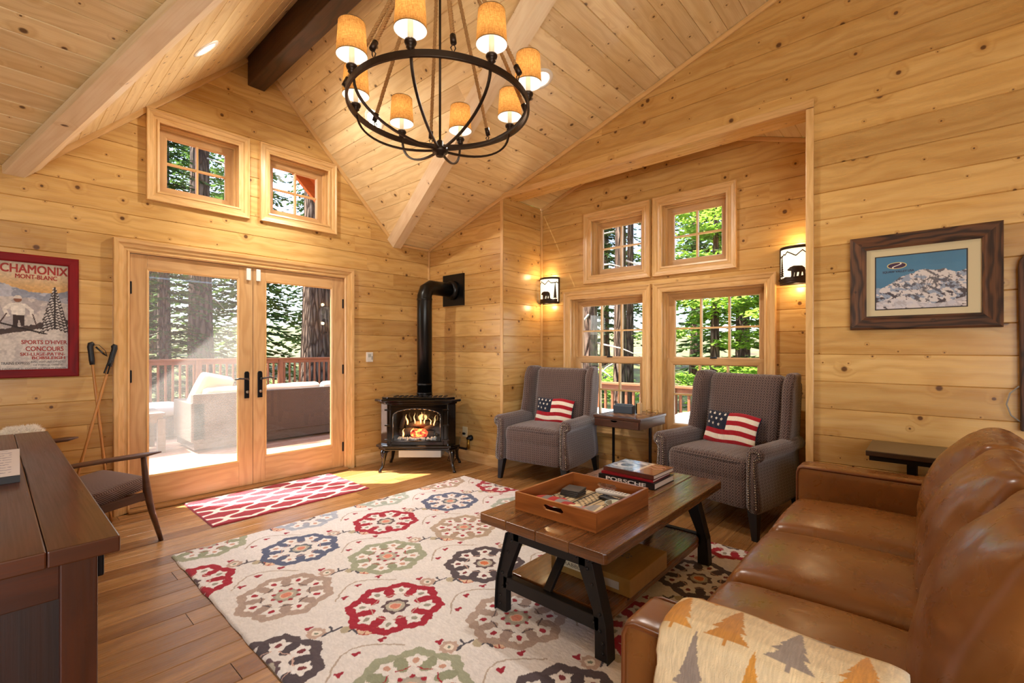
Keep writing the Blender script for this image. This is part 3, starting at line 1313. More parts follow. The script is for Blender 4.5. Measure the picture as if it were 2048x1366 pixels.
def rug_colour(U, V):
    X = RUGX0 + U * (RUGX1 - RUGX0)
    Y = RUGY0 + V * (RUGY1 - RUGY0)
    # hand tufted wobble
    X = X + (vnoise(X * 60, Y * 60, 3) - .5) * .008
    Y = Y + (vnoise(X * 60, Y * 60, 9) - .5) * .008
    img = np.tile(C3('#e2dedb'), (len(X), 1))
    rim = 8
    ri = 0
    for ry, lst in rows.items():
        for (cx, kind) in lst:
            ri += 1
            dx, dy = X - cx, (Y - ry) * 1.03
            r = np.hypot(dx, dy)
            sel = r < .34
            if not sel.any():
                continue
            th = np.arctan2(dy, dx)
            c1, c2 = rug_cols[kind]
            wob = .232 + .012 * np.cos(8 * th) + .004 * np.cos(24 * th)
            ring = (r < wob) & (r > .178 + .012 * np.cos(8 * th + PI))
            sub = img[sel]
            rs, ts, ds, es = r[sel], th[sel], dx[sel], dy[sel]
            sub = paint(sub, ring[sel].astype(float), c1)
            fl = '#7a3034' if kind in ('char',) else ('#a31c30' if kind in ('taupe', 'tan') else ('#9a9688' if kind == 'red' else '#c89a86'))
            for k in range(8):
                a = (k + .5) * PI / 4
                px, py = .158 * math.cos(a), .158 * math.sin(a)
                # fan shaped buds tied to the ring between the flowers
                lx = (ds - px) * math.cos(a) + (es - py) * math.sin(a)
                ly = -(ds - px) * math.sin(a) + (es - py) * math.cos(a)
                bud = ((lx + .012) / .050) ** 2 + (ly / .030) ** 2 < 1
                sub = paint(sub, bud.astype(float), c2)
                a = k * PI / 4
                px, py = .160 * math.cos(a), .160 * math.sin(a)
                lx = (ds - px) * math.cos(a) + (es - py) * math.sin(a)
                ly = -(ds - px) * math.sin(a) + (es - py) * math.cos(a)
                q = np.hypot(lx / 1.0, ly / 1.1)
                pe = q < .036 + .006 * np.cos(5 * np.arctan2(ly, lx))
                sub = paint(sub, pe.astype(float), '#e8e5e2')
                sub = paint(sub, (np.hypot(lx / 1.3, ly) < .0135).astype(float), fl)
            # thin linking ring
            lk = (np.abs(rs - .118 - .006 * np.cos(8 * ts)) < .0032) & (np.cos(8 * ts) < .6)
            sub = paint(sub, lk.astype(float), '#55484c' if kind == 'taupe' else ('#a3202e' if kind in ('green', 'tan') else '#c9a79a'))
            # centre rosette
            ro = rs < .066 + .007 * np.cos(8 * ts)
            sub = paint(sub, ro.astype(float), {'taupe': '#a39c90', 'green': '#a8a096', 'tan': '#a89a8c'}.get(kind, '#5e4a4e' if kind != 'blue' else '#5c6470'))
            if kind in ('taupe', 'green', 'tan'):
                for k in range(8):
                    a = k * PI / 4
                    sub = paint(sub, (np.hypot(ds - .064 * math.cos(a), es - .064 * math.sin(a)) < .011).astype(float), '#a01c30')
            sub = paint(sub, (rs < .048).astype(float), '#b2ac9c')
            sub = paint(sub, (rs < .032).astype(float), '#e0c8b2')
            sub = paint(sub, (rs < .026).astype(float), '#d98a72' if kind != 'char' else '#d07448')
            img[sel] = sub
            # between the medallions: a trailing spray to the upper right, with small flowers, twigs and berries
            ox, oy = cx + .315, ry + .02
            for (fx, fy, rr, c, tp) in ((ox - .055, oy + .055, .042, '#bfa596', 0), (ox + .045, oy - .02, .026, '#b5aa90', 1), (ox + .115, oy - .085, .047, '#b8402c', 2)):
                d = np.hypot(X - fx, Y - fy)
                t2 = np.arctan2(Y - fy, X - fx)
                if tp == 0:
                    img = paint(img, (d < rr + .003 * np.cos(9 * t2)).astype(float), c)
                    img = paint(img, (d < rr * .52).astype(float), '#e6ded2')
                    img = paint(img, (d < rr * .22).astype(float), '#7d8674')
                elif tp == 1:
                    img = paint(img, (d < rr).astype(float), c)
                else:
                    img = paint(img, (d < rr).astype(float), '#dfc0a4')
                    img = paint(img, ((d < rr) & (np.abs(np.sin(2.5 * t2)) < .30) & (d > .006)).astype(float), '#9c2a26')
                    img = paint(img, (np.abs(d - rr) < .0028).astype(float), '#b8503a')
            for (p, q_) in (((ox - .02, oy + .02), (ox + .045, oy + .012)), ((ox + .0, oy + .017), (ox + .012, oy + .055)), ((ox + .05, oy - .04), (ox + .11, oy - .035)), ((ox + .07, oy - .04), (ox + .065, oy - .085)), ((ox - .05, oy + .01), (ox - .02, oy + .02))):
                img = paint(img, (seg_d(X, Y, p, q_) < .0055).astype(float), '#4c4a54')
            # vine below left with red buds
            s = np.linspace(0, 1, 7)
            vx = cx + .31 + .21 * (s - .5) * 1.6
            vy = ry - .235 + .11 * np.sin(s * PI * 1.1) - .02
            for i in range(6):
                img = paint(img, (seg_d(X, Y, (vx[i], vy[i]), (vx[i + 1], vy[i + 1])) < .0042).astype(float), '#b5a698')
            for (bx, by) in ((cx + .19, ry - .255), (cx + .30, ry - .19), (cx + .43, ry - .185), (cx + .255, ry + .135)):
                d = np.hypot((X - bx) * .9, (Y - by) * 1.2)
                img = paint(img, (d < .0165 + .005 * np.cos(3 * np.arctan2(Y - by, X - bx))).astype(float), '#9c1830')
    # pile variation, thread rows
    nn = (vnoise(X * 220, Y * 90, 5) - .5) * .09 + (fbm(X * 5, Y * 5, 2) - .5) * .05
    return img * (1 + nn)[:, None]


def rug_pos(U, V):
    X = RUGX0 + U * (RUGX1 - RUGX0)
    Y = RUGY0 + V * (RUGY1 - RUGY0)
    edge = np.minimum(np.minimum(X - RUGX0, RUGX1 - X), np.minimum(Y - RUGY0, RUGY1 - Y))
    Z = .0145 - .012 * np.exp(-edge / .004) + (vnoise(X * 150, Y * 60, 4) - .5) * .0016
    return np.stack([X + (vnoise(Y * 9, Y * 0, 1) - .5) * .012 * (U < .5), Y, Z], 1)


rug = colour_grid('area_rug', 620, 780, rug_pos, rug_colour, M_RUGM)
tag(rug, 'large cream rug with red, blue and grey medallions under the coffee table', 'rug')
ed = MB()
ed.box(RUGX0, RUGX1, RUGY0, RUGY1, .001, .004)
ed.build('rug_backing', plain('rug_edge', '#6a5646', .95), rug)

# ------------------------------------------------------------------ red trellis mat by the doors
MX0, MX1, MY0, MY1 = 1.075, 2.355, 3.885, 4.655


def mat_colour(U, V):
    X = MX0 + U * (MX1 - MX0)
    Y = MY0 + V * (MY1 - MY0)
    px, py = .30, .235
    a, b = X / px, Y / py
    img = np.tile(C3('#9c2a36'), (len(X), 1))
    # moroccan trellis: two wavy diagonal families
    l1 = a + b + .09 * np.sin(2 * PI * (a - b))
    l2 = a - b + .09 * np.sin(2 * PI * (a + b))
    d = np.minimum(np.abs((l1 + .5) % 1 - .5), np.abs((l2 + .5) % 1 - .5))
    img = paint(img, np.clip((.115 - d) / .02, 0, 1), '#ece4d6')
    e = np.minimum(np.minimum(X - MX0, MX1 - X), np.minimum(Y - MY0, MY1 - Y))
    img = paint(img, (e < .012).astype(float), '#8a2430')
    return img * (1 + (vnoise(X * 200, Y * 200, 2) - .5) * .12)[:, None]


def mat_pos(U, V):
    X = MX0 + U * (MX1 - MX0)
    Y = MY0 + V * (MY1 - MY0)
    e = np.minimum(np.minimum(X - MX0, MX1 - X), np.minimum(Y - MY0, MY1 - Y))
    return np.stack([X, Y, .010 - .009 * np.exp(-e / .004) + 0 * X], 1)


mat_o = colour_grid('door_mat', 320, 220, mat_pos, mat_colour, M_RUGM)
tag(mat_o, 'small red and cream trellis rug in front of the glass doors', 'rug')

# ------------------------------------------------------------------ gas stove with flue
st = empty('gas_stove', (3.165, 4.165, 0), math.atan2(-.66, -.75) + PI / 2, 'black enamel stove with a lit fire on four curved legs in the corner', 'stove')
# local: front is -y, x to the right
mb = MB()
fp = [(-.375, -.17), (-.30, -.235), (.30, -.235), (.375, -.17), (.34, .20), (.22, .25), (-.22, .25), (-.34, .20)]


def scaled(poly, s, dy=0):
    return [(x * s, y * s + dy) for x, y in poly]


mb.prism([(-.375, -.17), (-.30, -.215), (-.30, -.06), (.30, -.06), (.30, -.215), (.375, -.17), (.34, .20), (.22, .25), (-.22, .25), (-.34, .20)], 'z', .285, .72)
# front frame round the fire
mb.box(-.30, -.262, -.235, -.06, .285, .72)
mb.box(.262, .30, -.235, -.06, .285, .72)
mb.box(-.262, .262, -.235, -.06, .285, .33)
mb.box(-.262, .262, -.235, -.06, .69, .72)
body = mb.build('firebox', M_STOVE, st, bevel=.006)
mb = MB()
mb.prism(scaled(fp, 1.06), 'z', .235, .262)
mb.prism(scaled(fp, 1.12), 'z', .262, .290)
mb.build('base_plate', M_STOVE, st, bevel=.008)
mb = MB()
mb.prism(scaled(fp, 1.04), 'z', .72, .745)
mb.prism(scaled(fp, 1.15), 'z', .745, .772)
mb.prism(scaled(fp, .98), 'z', .772, .792)
tp = mb.build('top_plate', M_STOVE, st, bevel=.008)
mb = MB()
for i in range(11):
    x = -.25 + i * .05
    mb.box(x, x + .03, -.17, -.06, .792, .797)
mb.build('grille', M_IRON, tp, bevel=.002)
# door: arched frame and glass
mb = MB()
arch = [(-.235, .335)]
pts = [(-.235, .335), (-.235, .60)]
for i in range(0, 13):
    a = PI - PI * i / 12
    pts.append((.235 * math.cos(a), .60 + .075 * math.sin(a)))
pts += [(.235, .335)]
mb2 = MB()
for i in range(len(pts)):
    p, q_ = pts[i], pts[(i + 1) % len(pts)]
    mb.tube([(p[0], -.242, p[1]), (q_[0], -.242, q_[1])], .006, 6)
fd = mb.build('door_frame', plain('dark_chrome', '#5a5650', .2, .9), st)
# spandrels above the arch
sp = MB()
for s in (-1, 1):
    poly = [(s * .262, .335), (s * .262, .69), (0, .69)] + [(s * .235 * math.sin(PI / 2 * i / 8), .60 + .075 * math.cos(PI / 2 * i / 8)) for i in range(9)] + [(s * .235, .335)]
    if s > 0:
        poly = poly[::-1]
    sp.prism(poly, 'y', -.240, -.228)
sp.build('door_panel', M_STOVE, fd)
MB().box(-.236, .236, -.236, -.232, .334, .675).build('door_glass', M_GLASS, fd)
# ribs at the sides of the front
for s in (-1, 1):
    mb = MB()
    for z in (.345, .50, .66):
        mb.box(s * .285 - .035, s * .285 + .035, -.246, -.232, z - .008, z + .008)
    mb.box(s * .262 - .004, s * .262 + .004, -.246, -.232, .31, .705)
    mb.build('trim_bar', M_STOVE, st, bevel=.003)
# fire: logs, embers, flames
M_LOG = plain('charred_log', '#4a3a30', .9, noise_amt=.8, nscale=40, bump=.8, bscale=60)
for i, (a, b, r) in enumerate((((-.20, -.09, .40), (-.02, -.10, .42), .032), ((-.05, -.11, .375), (.14, -.10, .385), .034), ((-.14, -.08, .47), (.10, -.10, .50), .028), ((.05, -.09, .43), (.19, -.08, .50), .026), ((-.19, -.08, .44), (-.15, -.10, .58), .022))):
    m_ = MB()
    m_.tube([a, tuple((Vector(a) + Vector(b)) / 2 + Vector((0, -.006, .01))), b], [r, r * 1.1, r * .85], 10)
    m_.build('log', M_LOG, st)
m_ = MB()
rr = random.Random(4)
for i in range(70):
    x = -.20 + .38 * rr.random()
    m_.sphere((x, -.13 - .07 * rr.random(), .338 + .012 * rr.random()), .010 + .008 * rr.random(), 6)
tag(m_.build('embers', plain('ash', '#b9bdbb', .9, noise_amt=.9, nscale=80), st), kind='stuff')
tE = NT('glowing_ember')
nz = tE.noise(tE.obj(), 45, 3)
ce = tE.ramp(nz, [(.35, (.02, .003, .002)), (.5, (.75, .03, .01)), (.68, (1.0, .25, .05))])
tE.set(ce, .8, **{'Emission Color': ce, 'Emission Strength': 3.0})
m_ = MB()
m_.prism([(-.07, .36), (.075, .36), (.095, .41), (.06, .45), (-.06, .445), (-.085, .40)], 'y', -.165, -.135)
m_.build('glowing_log', tE.m, st, bevel=.012)


def flame(c, h, w, lean, seed):
    m_ = MB(seed)
    r = random.Random(seed)
    pts, rad = [], []
    for i in range(9):
        t = i / 8
        pts.append((c[0] + lean * t * t + .012 * math.sin(t * 7 + seed) * t, c[1], c[2] + h * t))
        rad.append(max(.0012, w * (math.sin(PI * (t * .72 + .22)) ** 1.3) * (1 - t) ** .55))
    m_.tube(pts, rad, 8, flat=(1, .5))
    return m_


tF = NT('flame')
lw = tF.node('ShaderNodeLayerWeight')
lw.inputs[0].default_value = .4
cf = tF.ramp(lw.outputs['Facing'], [(0.0, (1.0, .74, .34)), (.35, (1.0, .38, .07)), (.85, (.7, .08, .01))])
em = tF.node('ShaderNodeEmission')
tF.link(cf, em.inputs[0])
em.inputs[1].default_value = 2.2
trn = tF.node('ShaderNodeBsdfTransparent')
mxf = tF.node('ShaderNodeMixShader')
tF.link(tF.mapr(lw.outputs['Facing'], .2, .95, .05, .95), mxf.inputs[0])
tF.link(em.outputs[0], mxf.inputs[1])
tF.link(trn.outputs[0], mxf.inputs[2])
tF.link(mxf.outputs[0], tF.out.inputs[0])
for i, (x, z, h, w, l) in enumerate(((-.115, .49, .11, .024, -.018), (-.04, .50, .115, .016, -.012), (.02, .495, .13, .026, .0), (.055, .50, .095, .018, .026), (.12, .49, .07, .017, -.014), (.15, .48, .11, .017, .03), (-.16, .36, .09, .026, .012), (-.075, .37, .085, .026, .01))):
    flame((x, -.135, z), h, w, l, i).build('flame', tF.m, st)
fl_d = bpy.data.lights.new('fire_light', 'POINT')
fl_d.energy = 4
fl_d.color = (1, .45, .15)
fl_d.shadow_soft_size = .06
fl_o = bpy.data.objects.new('fire_light', fl_d)
COL.objects.link(fl_o)
fl_o.location = (0, -.17, .52)
fl_o.parent = st
# legs: curved cabriole
for sx in (-1, 1):
    for sy in (-1, 1):
        x, y = sx * .335, (-.185 if sy < 0 else .17)
        m_ = MB()
        dx, dy = sx * .030, (-.030 if sy < 0 else .02)
        m_.tube([(x - dx * .4, y - dy * .4, .245), (x + dx * .3, y + dy * .3, .20), (x + dx * .2, y + dy * .2, .13), (x + dx * .5, y + dy * .5, .06), (x + dx * 1.1, y + dy * 1.1, .018), (x + dx * 1.2, y + dy * 1.2, 0.0)], [.042, .034, .020, .014, .015, .019], 8)
        m_.prism([(x - sx * .01, .24), (x - sx * .10, .24), (x - sx * .03, .20), (x - sx * .012, .14)][::(-sx)], 'y', y - .008, y + .008)
        m_.build('leg', M_STOVE, st)
MB().box(-.21, .22, -.12, .14, .135, .236).build('control_box', M_GREYMETAL, st, bevel=.003)
# flue pipe
m_ = MB()
mi = Matrix.Translation((3.165, 4.165, 0)) @ Matrix.Rotation(math.atan2(-.66, -.75) + PI / 2, 4, 'Z')
inv = mi.inverted()
fy, fx = 4.25, 3.27
pw_ = [(fx, fy, .79), (fx, fy, 1.90), (fx + .025, fy, 1.965), (fx + .075, fy, 2.0), (XR - .03, fy, 2.0)]
m_.tube([inv @ Vector(p) for p in pw_], .083, 28)
fo = m_.build('flue_pipe', M_PIPE, st)
for z in (.80, .90, 1.86):
    m_ = MB()
    m_.lathe([(.083, -.012), (.087, -.010), (.087, .010), (.083, .012)], 28, tuple(inv @ Vector((fx, fy, z))))
    m_.build('collar', M_PIPE, fo)
m_ = MB()
m_.box(XR - .022, XR - .001, fy - .185, fy + .185, 1.815, 2.19, M=inv)
m_.lathe([(.085, 0), (.115, 0), (.115, .03), (.10, .06), (.085, .065)], 28, M=inv @ Matrix.Translation((XR - .022, fy, 2.0)) @ Matrix.Rotation(-PI / 2, 4, 'Y'))
m_.build('wall_plate', M_PIPE, fo)
m_ = MB()
cord = [(.24, .10, .20), (.30, .08, .13), (.27, .10, .05), (.33, .14, .02), (.36, .20, .06), (.30, .22, .10)]
m_.tube(cord, .004, 6)
m_.build('cable', M_BLACK, st)

for ch_ in st.children:
    if ch_.name.split('.')[0] not in ('flue_pipe', 'wall_plate', 'cable') and ch_.type == 'MESH':
        ch_.scale = (1.06, 1.06, 1)

# gas valve and outlet on the wall beside the stove
gv = empty('gas_valve', (XR, 3.955, .27), 0, 'brass gas valve with black cap and pipe on the wall behind the stove', 'gas valve')
m_ = MB()
m_.lathe([(.0, -.002), (.035, -.002), (.032, .03), (.018, .034), (.018, .06), (0, .06)], 16, M=Matrix.Rotation(-PI / 2, 4, 'Y'))
m_.build('cap', M_BLACK, gv)
m_ = MB()
m_.tube([(-.045, 0, -.01), (-.045, 0, -.12)], .017, 12)
m_.build('valve_body', M_BRASS, gv)
m_ = MB()
m_.tube([(-.045, 0, -.10), (-.050, .03, -.125), (-.055, .20, -.125)], .013, 10)
m_.build('gas_pipe', M_IRON, gv)
ol = empty('wall_outlet', (XR, 4.055, .33), 0, 'beige wall outlet with a black plug beside the stove', 'outlet')
MB().box(-.008, -.0005, -.04, .04, -.06, .06).build('plate', plain('beige_plastic', '#d9c49a', .4), ol, bevel=.002)
MB().sphere((-.022, 0, -.02), .02, 10, (.8, 1.3, .7)).build('plug', M_BLACK, ol)

# thermostat
th = empty('thermostat', (2.861, YB, 1.208), 0, 'white thermostat on the pine wall right of the glass doors', 'thermostat')
MB().box(-.040, .040, -.022, 0.001, -.055, .055).build('housing', M_WHITE, th, bevel=.004)
MB().box(-.022, .012, -.024, -.021, -.002, .034).build('display', plain('lcd_grey', '#b4b6aa', .3), th)
MB().box(.020, .030, -.025, -.021, -.03, .01).build('button', plain('button_grey', '#8d8a82', .4), th)

# ------------------------------------------------------------------ wing armchairs (local: front is -y)


def smooth_poly(pts, n=6):
    """closed catmull-rom through pts"""
    out = []
    m = len(pts)
    for i in range(m):
        p0, p1, p2, p3 = (Vector(pts[(i + k - 1) % m]) for k in range(4))
        for j in range(n):
            t = j / n
            out.append(tuple(.5 * ((2 * p1) + (-p0 + p2) * t + (2 * p0 - 5 * p1 + 4 * p2 - p3) * t * t + (-p0 + 3 * p1 - 3 * p2 + p3) * t ** 3)))
    return out


def loft(mb, sections, smooth=True, cap=True, **k):
    """sections: list of closed loops (lists of 3D points) of equal length"""
    n = len(sections[0])
    vv = [p for s_ in sections for p in s_]
    ff = []
    for i in range(len(sections) - 1):
        for j in range(n):
            ff.append((i * n + j, i * n + (j + 1) % n, (i + 1) * n + (j + 1) % n, (i + 1) * n + j))
    if cap:
        ff.append(tuple(range(n - 1, -1, -1)))
        ff.append(tuple(range((len(sections) - 1) * n, len(sections) * n)))
    return mb.add(vv, ff, smooth=smooth, **k)


def arm_chair():
    root = empty('wing_armchair')
    W2_, D0, D1 = .425, -.40, .34
    # base rail
    mb = soft(.62, .70, .22, r=.03, puff=.0, n=(10, 10, 6))
    mb.build('seat_base', M_FABRIC, root, M=Matrix.Translation((0, -.03, .30)))
    # seat cushion
    sc = soft(.63, .60, .155, r=.045, puff=.035, n=(18, 18, 8), wr=.003, seed=3)
    scu = sc.build('seat_cushion', M_FABRIC, root, M=Matrix.Translation((0, -.085, .445)))
    pp = MB()
    loop = []
    for i in range(40):
        a = 2 * PI * i / 40
        c_, s_ = math.cos(a), math.sin(a)
        x = .312 * math.copysign(abs(c_) ** .22, c_)
        y = -.085 + .297 * math.copysign(abs(s_) ** .22, s_)
        loop.append((x, y, .510))
    pp.tube(loop, .006, 6, closed=True)
    pp.build('piping', M_FABRIC, scu)
    # reclined back
    bk = soft(.60, .13, .68, r=.055, puff=0, n=(16, 8, 16), wr=.003, seed=5, side=.03)
    Mbk = Matrix.Translation((0, .225, .76)) @ Matrix.Rotation(math.radians(-9), 4, 'X')
    bk.build('backrest', M_FABRIC, root, M=Mbk)
    # outer back shell
    sh = soft(.74, .07, .78, r=.03, puff=0, n=(10, 6, 12))
    sh.build('back_panel', M_FABRIC, root, M=Matrix.Translation((0, .315, .66)) @ Matrix.Rotation(math.radians(-7), 4, 'X'))
    for s in (-1, 1):
        # wing: thick curved panel flaring outward to the front
        secs = []
        for i in range(11):
            t = i / 10
            z = .58 + .515 * t
            yb = .27 + .062 * t
            dep = .24 - .03 * t - .015 * math.sin(PI * t)
            if t > .86:
                dep -= (t - .86) / .14 * .045
            xo = .36 + .035 * (1 - t) * .2
            th = .055 + .01 * t
            if t > .9:
                th *= .85
            prof = [(xo - th, yb), (xo - th + .01, yb - dep * .6), (xo - th * .6 + .012, yb - dep), (xo + .03, yb - dep - .006), (xo + .042, yb - dep + .03), (xo + .03, yb - dep * .5), (xo + .018, yb)]
            lp = smooth_poly(prof, 3)
            secs.append([(s * x, y, z) for x, y in (lp if s > 0 else lp[::-1])])
        # rounded crown
        last = secs[-1]
        cx = sum(p[0] for p in last) / len(last)
        cy = sum(p[1] for p in last) / len(last)
        secs.append([(cx + (x - cx) * .8, cy + (y - cy) * .9, z + .014) for x, y, z in last])
        secs.append([(cx + (x - cx) * .3, cy + (y - cy) * .6, z + .022) for x, y, z in last])
        loft(MB(), secs).build('wing', M_FABRIC, root)
        # rolled arm: scroll profile swept front to back
        prof = [(.318, .40), (.318, .56), (.322, .605), (.345, .634), (.385, .640), (.420, .625), (.436, .590), (.428, .555), (.400, .535), (.392, .50), (.398, .42), (.408, .34), (.412, .20), (.330, .195), (.318, .30)]
        lp = smooth_poly(prof, 3)
        secs = []
        for y, g, dz in ((-.372, .93, -.006), (-.385, .80, -.01)):
            pass
        cx, cz = .37, .42
        for y, g, dz in ((-.398, .90, 0), (-.392, .97, 0), (-.375, 1.0, 0), (-.2, 1.0, 0), (.0, 1.0, .002), (.14, .99, .012), (.25, .96, .02)):
            sec = []
            for x, z in lp:
                # the arm front panel waists in under the roll then flares to the foot
                sec.append((s * (cx + (x - cx) * g), y, cz + (z - cz) * (g if g > .95 else .97) + dz))
            secs.append(sec if s < 0 else sec[::-1])
        am = loft(MB(), secs).build('arm', M_FABRIC, root)
        # nail heads: two rows following the front of the arm
        nb = MB()
        rowa = [(.336, .215 + .0155 * i) for i in range(14)]
        def path(pts, step):
            out, acc = [], 0
            for i in range(len(pts) - 1):
                p, q_ = Vector(pts[i]), Vector(pts[i + 1])
                L = (q_ - p).length
                while acc < L:
                    out.append(p + (q_ - p) * acc / L)
                    acc += step
                acc -= L
            return out
        a = path([(.338, .205), (.334, .34), (.334, .44), (.340, .555), (.347, .600), (.385, .612), (.412, .600), (.416, .570), (.398, .556), (.376, .55), (.376, .47), (.386, .36), (.394, .205)], .0165)
        for p in a:
            x, z = p
            y = -.3995
            nb.sphere((s * (cx + (x - cx) * .90), y, cz + (z - cz) * .97), .0075, 6)
        tag(nb.build('nailhead_trim', M_CHROME, am), kind='stuff')
    for sx in (-1, 1):
        for sy, y in ((-1, -.355), (1, .29)):
            mb = MB()
            mb.taper((sx * (.372 + (.0 if sy < 0 else 0)), y + sy * .015, 0.0), (.038, .038), (sx * .355, y, .20), (.066, .066))
            mb.build('leg', M_LEG, root, bevel=.003)
    return root


ac1 = arm_chair()
ac2 = copy_tree(ac1)
ac1.location = (3.84, 2.90, 0)
ac1.rotation_euler = (0, 0, math.atan2(-.12, -.993) + PI / 2)
tag(ac1, 'grey herringbone wing armchair left of the small dark side table', 'armchair', 'wing armchairs in the alcove')
ac2.location = (3.885, 1.165, 0)
ac2.rotation_euler = (0, 0, math.atan2(.20, -.98) + PI / 2)
tag(ac2, 'grey herringbone wing armchair right of the side table, beside the leather sofa', 'armchair', 'wing armchairs in the alcove')

# ------------------------------------------------------------------ flag cushions


def flag_col(U, V):
    img = np.tile(C3('#e8dcc6'), (len(U), 1))
    k = np.floor((1 - V) * 7.0).astype(int)
    img = paint(img, ((k % 2 == 0)).astype(float), '#a01722')
    can = (U < .44) & (V > .43)
    img = paint(img, can.astype(float), '#1d2130')
    for (sx, sy) in ((.05, .90), (.15, .90), (.26, .90), (.37, .90), (.10, .75), (.21, .74), (.32, .74), (.06, .60), (.16, .58), (.28, .57)):
        dx, dy = (U - sx) * 1.9, V - sy
        r = np.hypot(dx, dy)
        t = np.arctan2(dy, dx)
        img = paint(img, (r < .032 + .018 * np.cos(5 * (t - PI / 2))).astype(float), '#e8e0d0')
    e = (U < .012) | (U > .988) | (V > .985)
    img = paint(img, e.astype(float), '#1d2130')
    return img * (1 + .10 * np.sin(U * 300))[:, None]


def flag_pillow(M, label):
    root = empty('flag_cushion', label=label, cat='cushion', group='flag cushions')
    root.matrix_world = M
    w, h, t = .425, .255, .058

    def pos(sgn):
        def f(U, V):
            x, z = (U - .5), (V - .5)
            px = np.sqrt(np.clip(1 - (2 * x) ** 2, 0, 1)) * np.sqrt(np.clip(1 - (2 * z) ** 2, 0, 1))
            bow = 1 - .07 * (1 - (2 * x) ** 2) * 0
            X = x * w * (1 - .06 * (1 - (2 * z) ** 2))
            Z = z * h * (1 - .10 * (1 - (2 * x) ** 2) * -1 * .5) + .006 * np.sin(x * 9)
            Y = sgn * (t * px ** .75 + .003 * np.sin(x * 40 + z * 13) * px)
            return np.stack([X * (1 if sgn < 0 else 1), Y, Z], 1)
        return f
    colour_grid('cover', 150, 90, pos(-1), flag_col, M_KNIT, root)
    colour_grid('back_cover', 40, 30, pos(1), lambda U, V: np.tile(C3('#1d2130'), (len(U), 1)), M_KNIT, root)
    return root


def on_chair(ch, lx, ly, lz, rx, ry=0, rz=0):
    m = Matrix.Translation(ch.location) @ Euler(ch.rotation_euler).to_matrix().to_4x4()
    return m @ Matrix.Translation((lx, ly, lz)) @ Euler((rx, ry, rz)).to_matrix().to_4x4()


flag_pillow(on_chair(ac1, .015, .055, .655, math.radians(-17), .03, .10), 'flag cushion on the armchair left of the side table')
flag_pillow(on_chair(ac2, -.02, .050, .660, math.radians(-20), .05, .06), 'flag cushion on the armchair beside the leather sofa')

# ------------------------------------------------------------------ small side table between the armchairs
sd = empty('side_table', (4.075, 2.13, 0), 0, 'small dark wooden drawer table on thin black legs between the armchairs', 'side table')
MB(3).box(-.27, .27, -.24, .24, .655, .68, g='y').build('tabletop', M_CHERRY, sd, bevel=.004)
MB(4).box(-.262, .262, -.232, .232, .578, .655, g='y').build('box_frame', M_CHERRY, sd, bevel=.003)
dr = MB(5).box(-.274, -.255, -.222, .222, .585, .648, g='y').build('drawer', M_CHERRY, sd, bevel=.002)
m_ = MB()
m_.lathe([(0, 0), (.035, 0), (.030, .008), (0, .010)], 14, a0=0, a1=PI, M=Matrix.Translation((-.274, .02, .645)) @ Matrix.Rotation(-PI / 2, 4, 'Z') @ Matrix.Rotation(-PI / 2, 4, 'X') @ Matrix.Diagonal((1, .5, 1, 1)))
m_.build('finger_pull', M_CHROME, dr)
# inlaid squares on the top


def chk(U, V):
    img = np.tile(C3('#6a4630'), (len(U), 1))
    k = (np.floor(U * 8) + np.floor(V * 8)) % 2
    img = paint(img, k, '#a07a54')
    return img * (1 + (fbm(U * 30, V * 4, 3) - .5) * .3)[:, None]


colour_grid('inlay', 48, 48, lambda U, V: np.stack([(U - .5) * .40, (V - .5) * .36, U * 0 + .6806], 1), chk, vcol('inlay_wood', .3), sd)
for (x, y, nm) in ((-.10, .12, 'a'), (-.02, .17, 'b'), (.02, -.19, 'c'), (.10, -.16, 'd')):
    m_ = MB()
    m_.box(x - .008, x + .008, y - .008, y + .008, .012, .578)
    m_.build('leg', M_BLACK, sd)
m_ = MB()
m_.box(-.20, .20, -.20, .20, 0, .012)
m_.build('foot_plate', M_BLACK, sd, bevel=.003)
sb = empty('small_box', (4.09, 2.20, .6812), .12, 'small dark grey box on the side table', 'box')
MB().box(-.05, .05, -.095, .095, 0, .075).build('case', plain('slate_plastic', '#3c4650', .5), sb, bevel=.006)
MB().box(.0, .048, -.07, .09, .075, .083).build('lid', plain('slate_lid', '#56616a', .45), sb, bevel=.003)
fr = empty('wooden_block', (4.12, 2.055, .6812), .1, 'pale wooden upright block with black dots beside the grey box', 'wooden block')
MB(2).box(-.03, .03, -.014, .014, 0, .105, g='z').build('block', M_TRIM, fr, bevel=.002)
MB().box(-.028, .028, .014, .028, .004, .098).build('backing', M_BLACK, fr)
gl = empty('eyeglasses', (4.19, 1.955, .6812), .3, 'thin folded wire eyeglasses on the right of the side table', 'eyeglasses')
m_ = MB()
for sy in (-1, 1):
    m_.tube([(.0, sy * .032 + .022 * math.cos(a), .024 + .017 * math.sin(a)) for a in np.linspace(0, 2 * PI, 13)[:-1]], .002, 5, closed=True)
m_.tube([(0, -.012, .028), (0, .012, .028)], .002, 5)
m_.build('rims', M_BRASS, gl)
for sy in (-1, 1):
    m_ = MB()
    m_.tube([(.001, sy * .055, .026), (-.06, sy * .05, .045), (-.10, sy * .045, .004)], .002, 5)
    m_.build('temple', M_BRASS, gl)

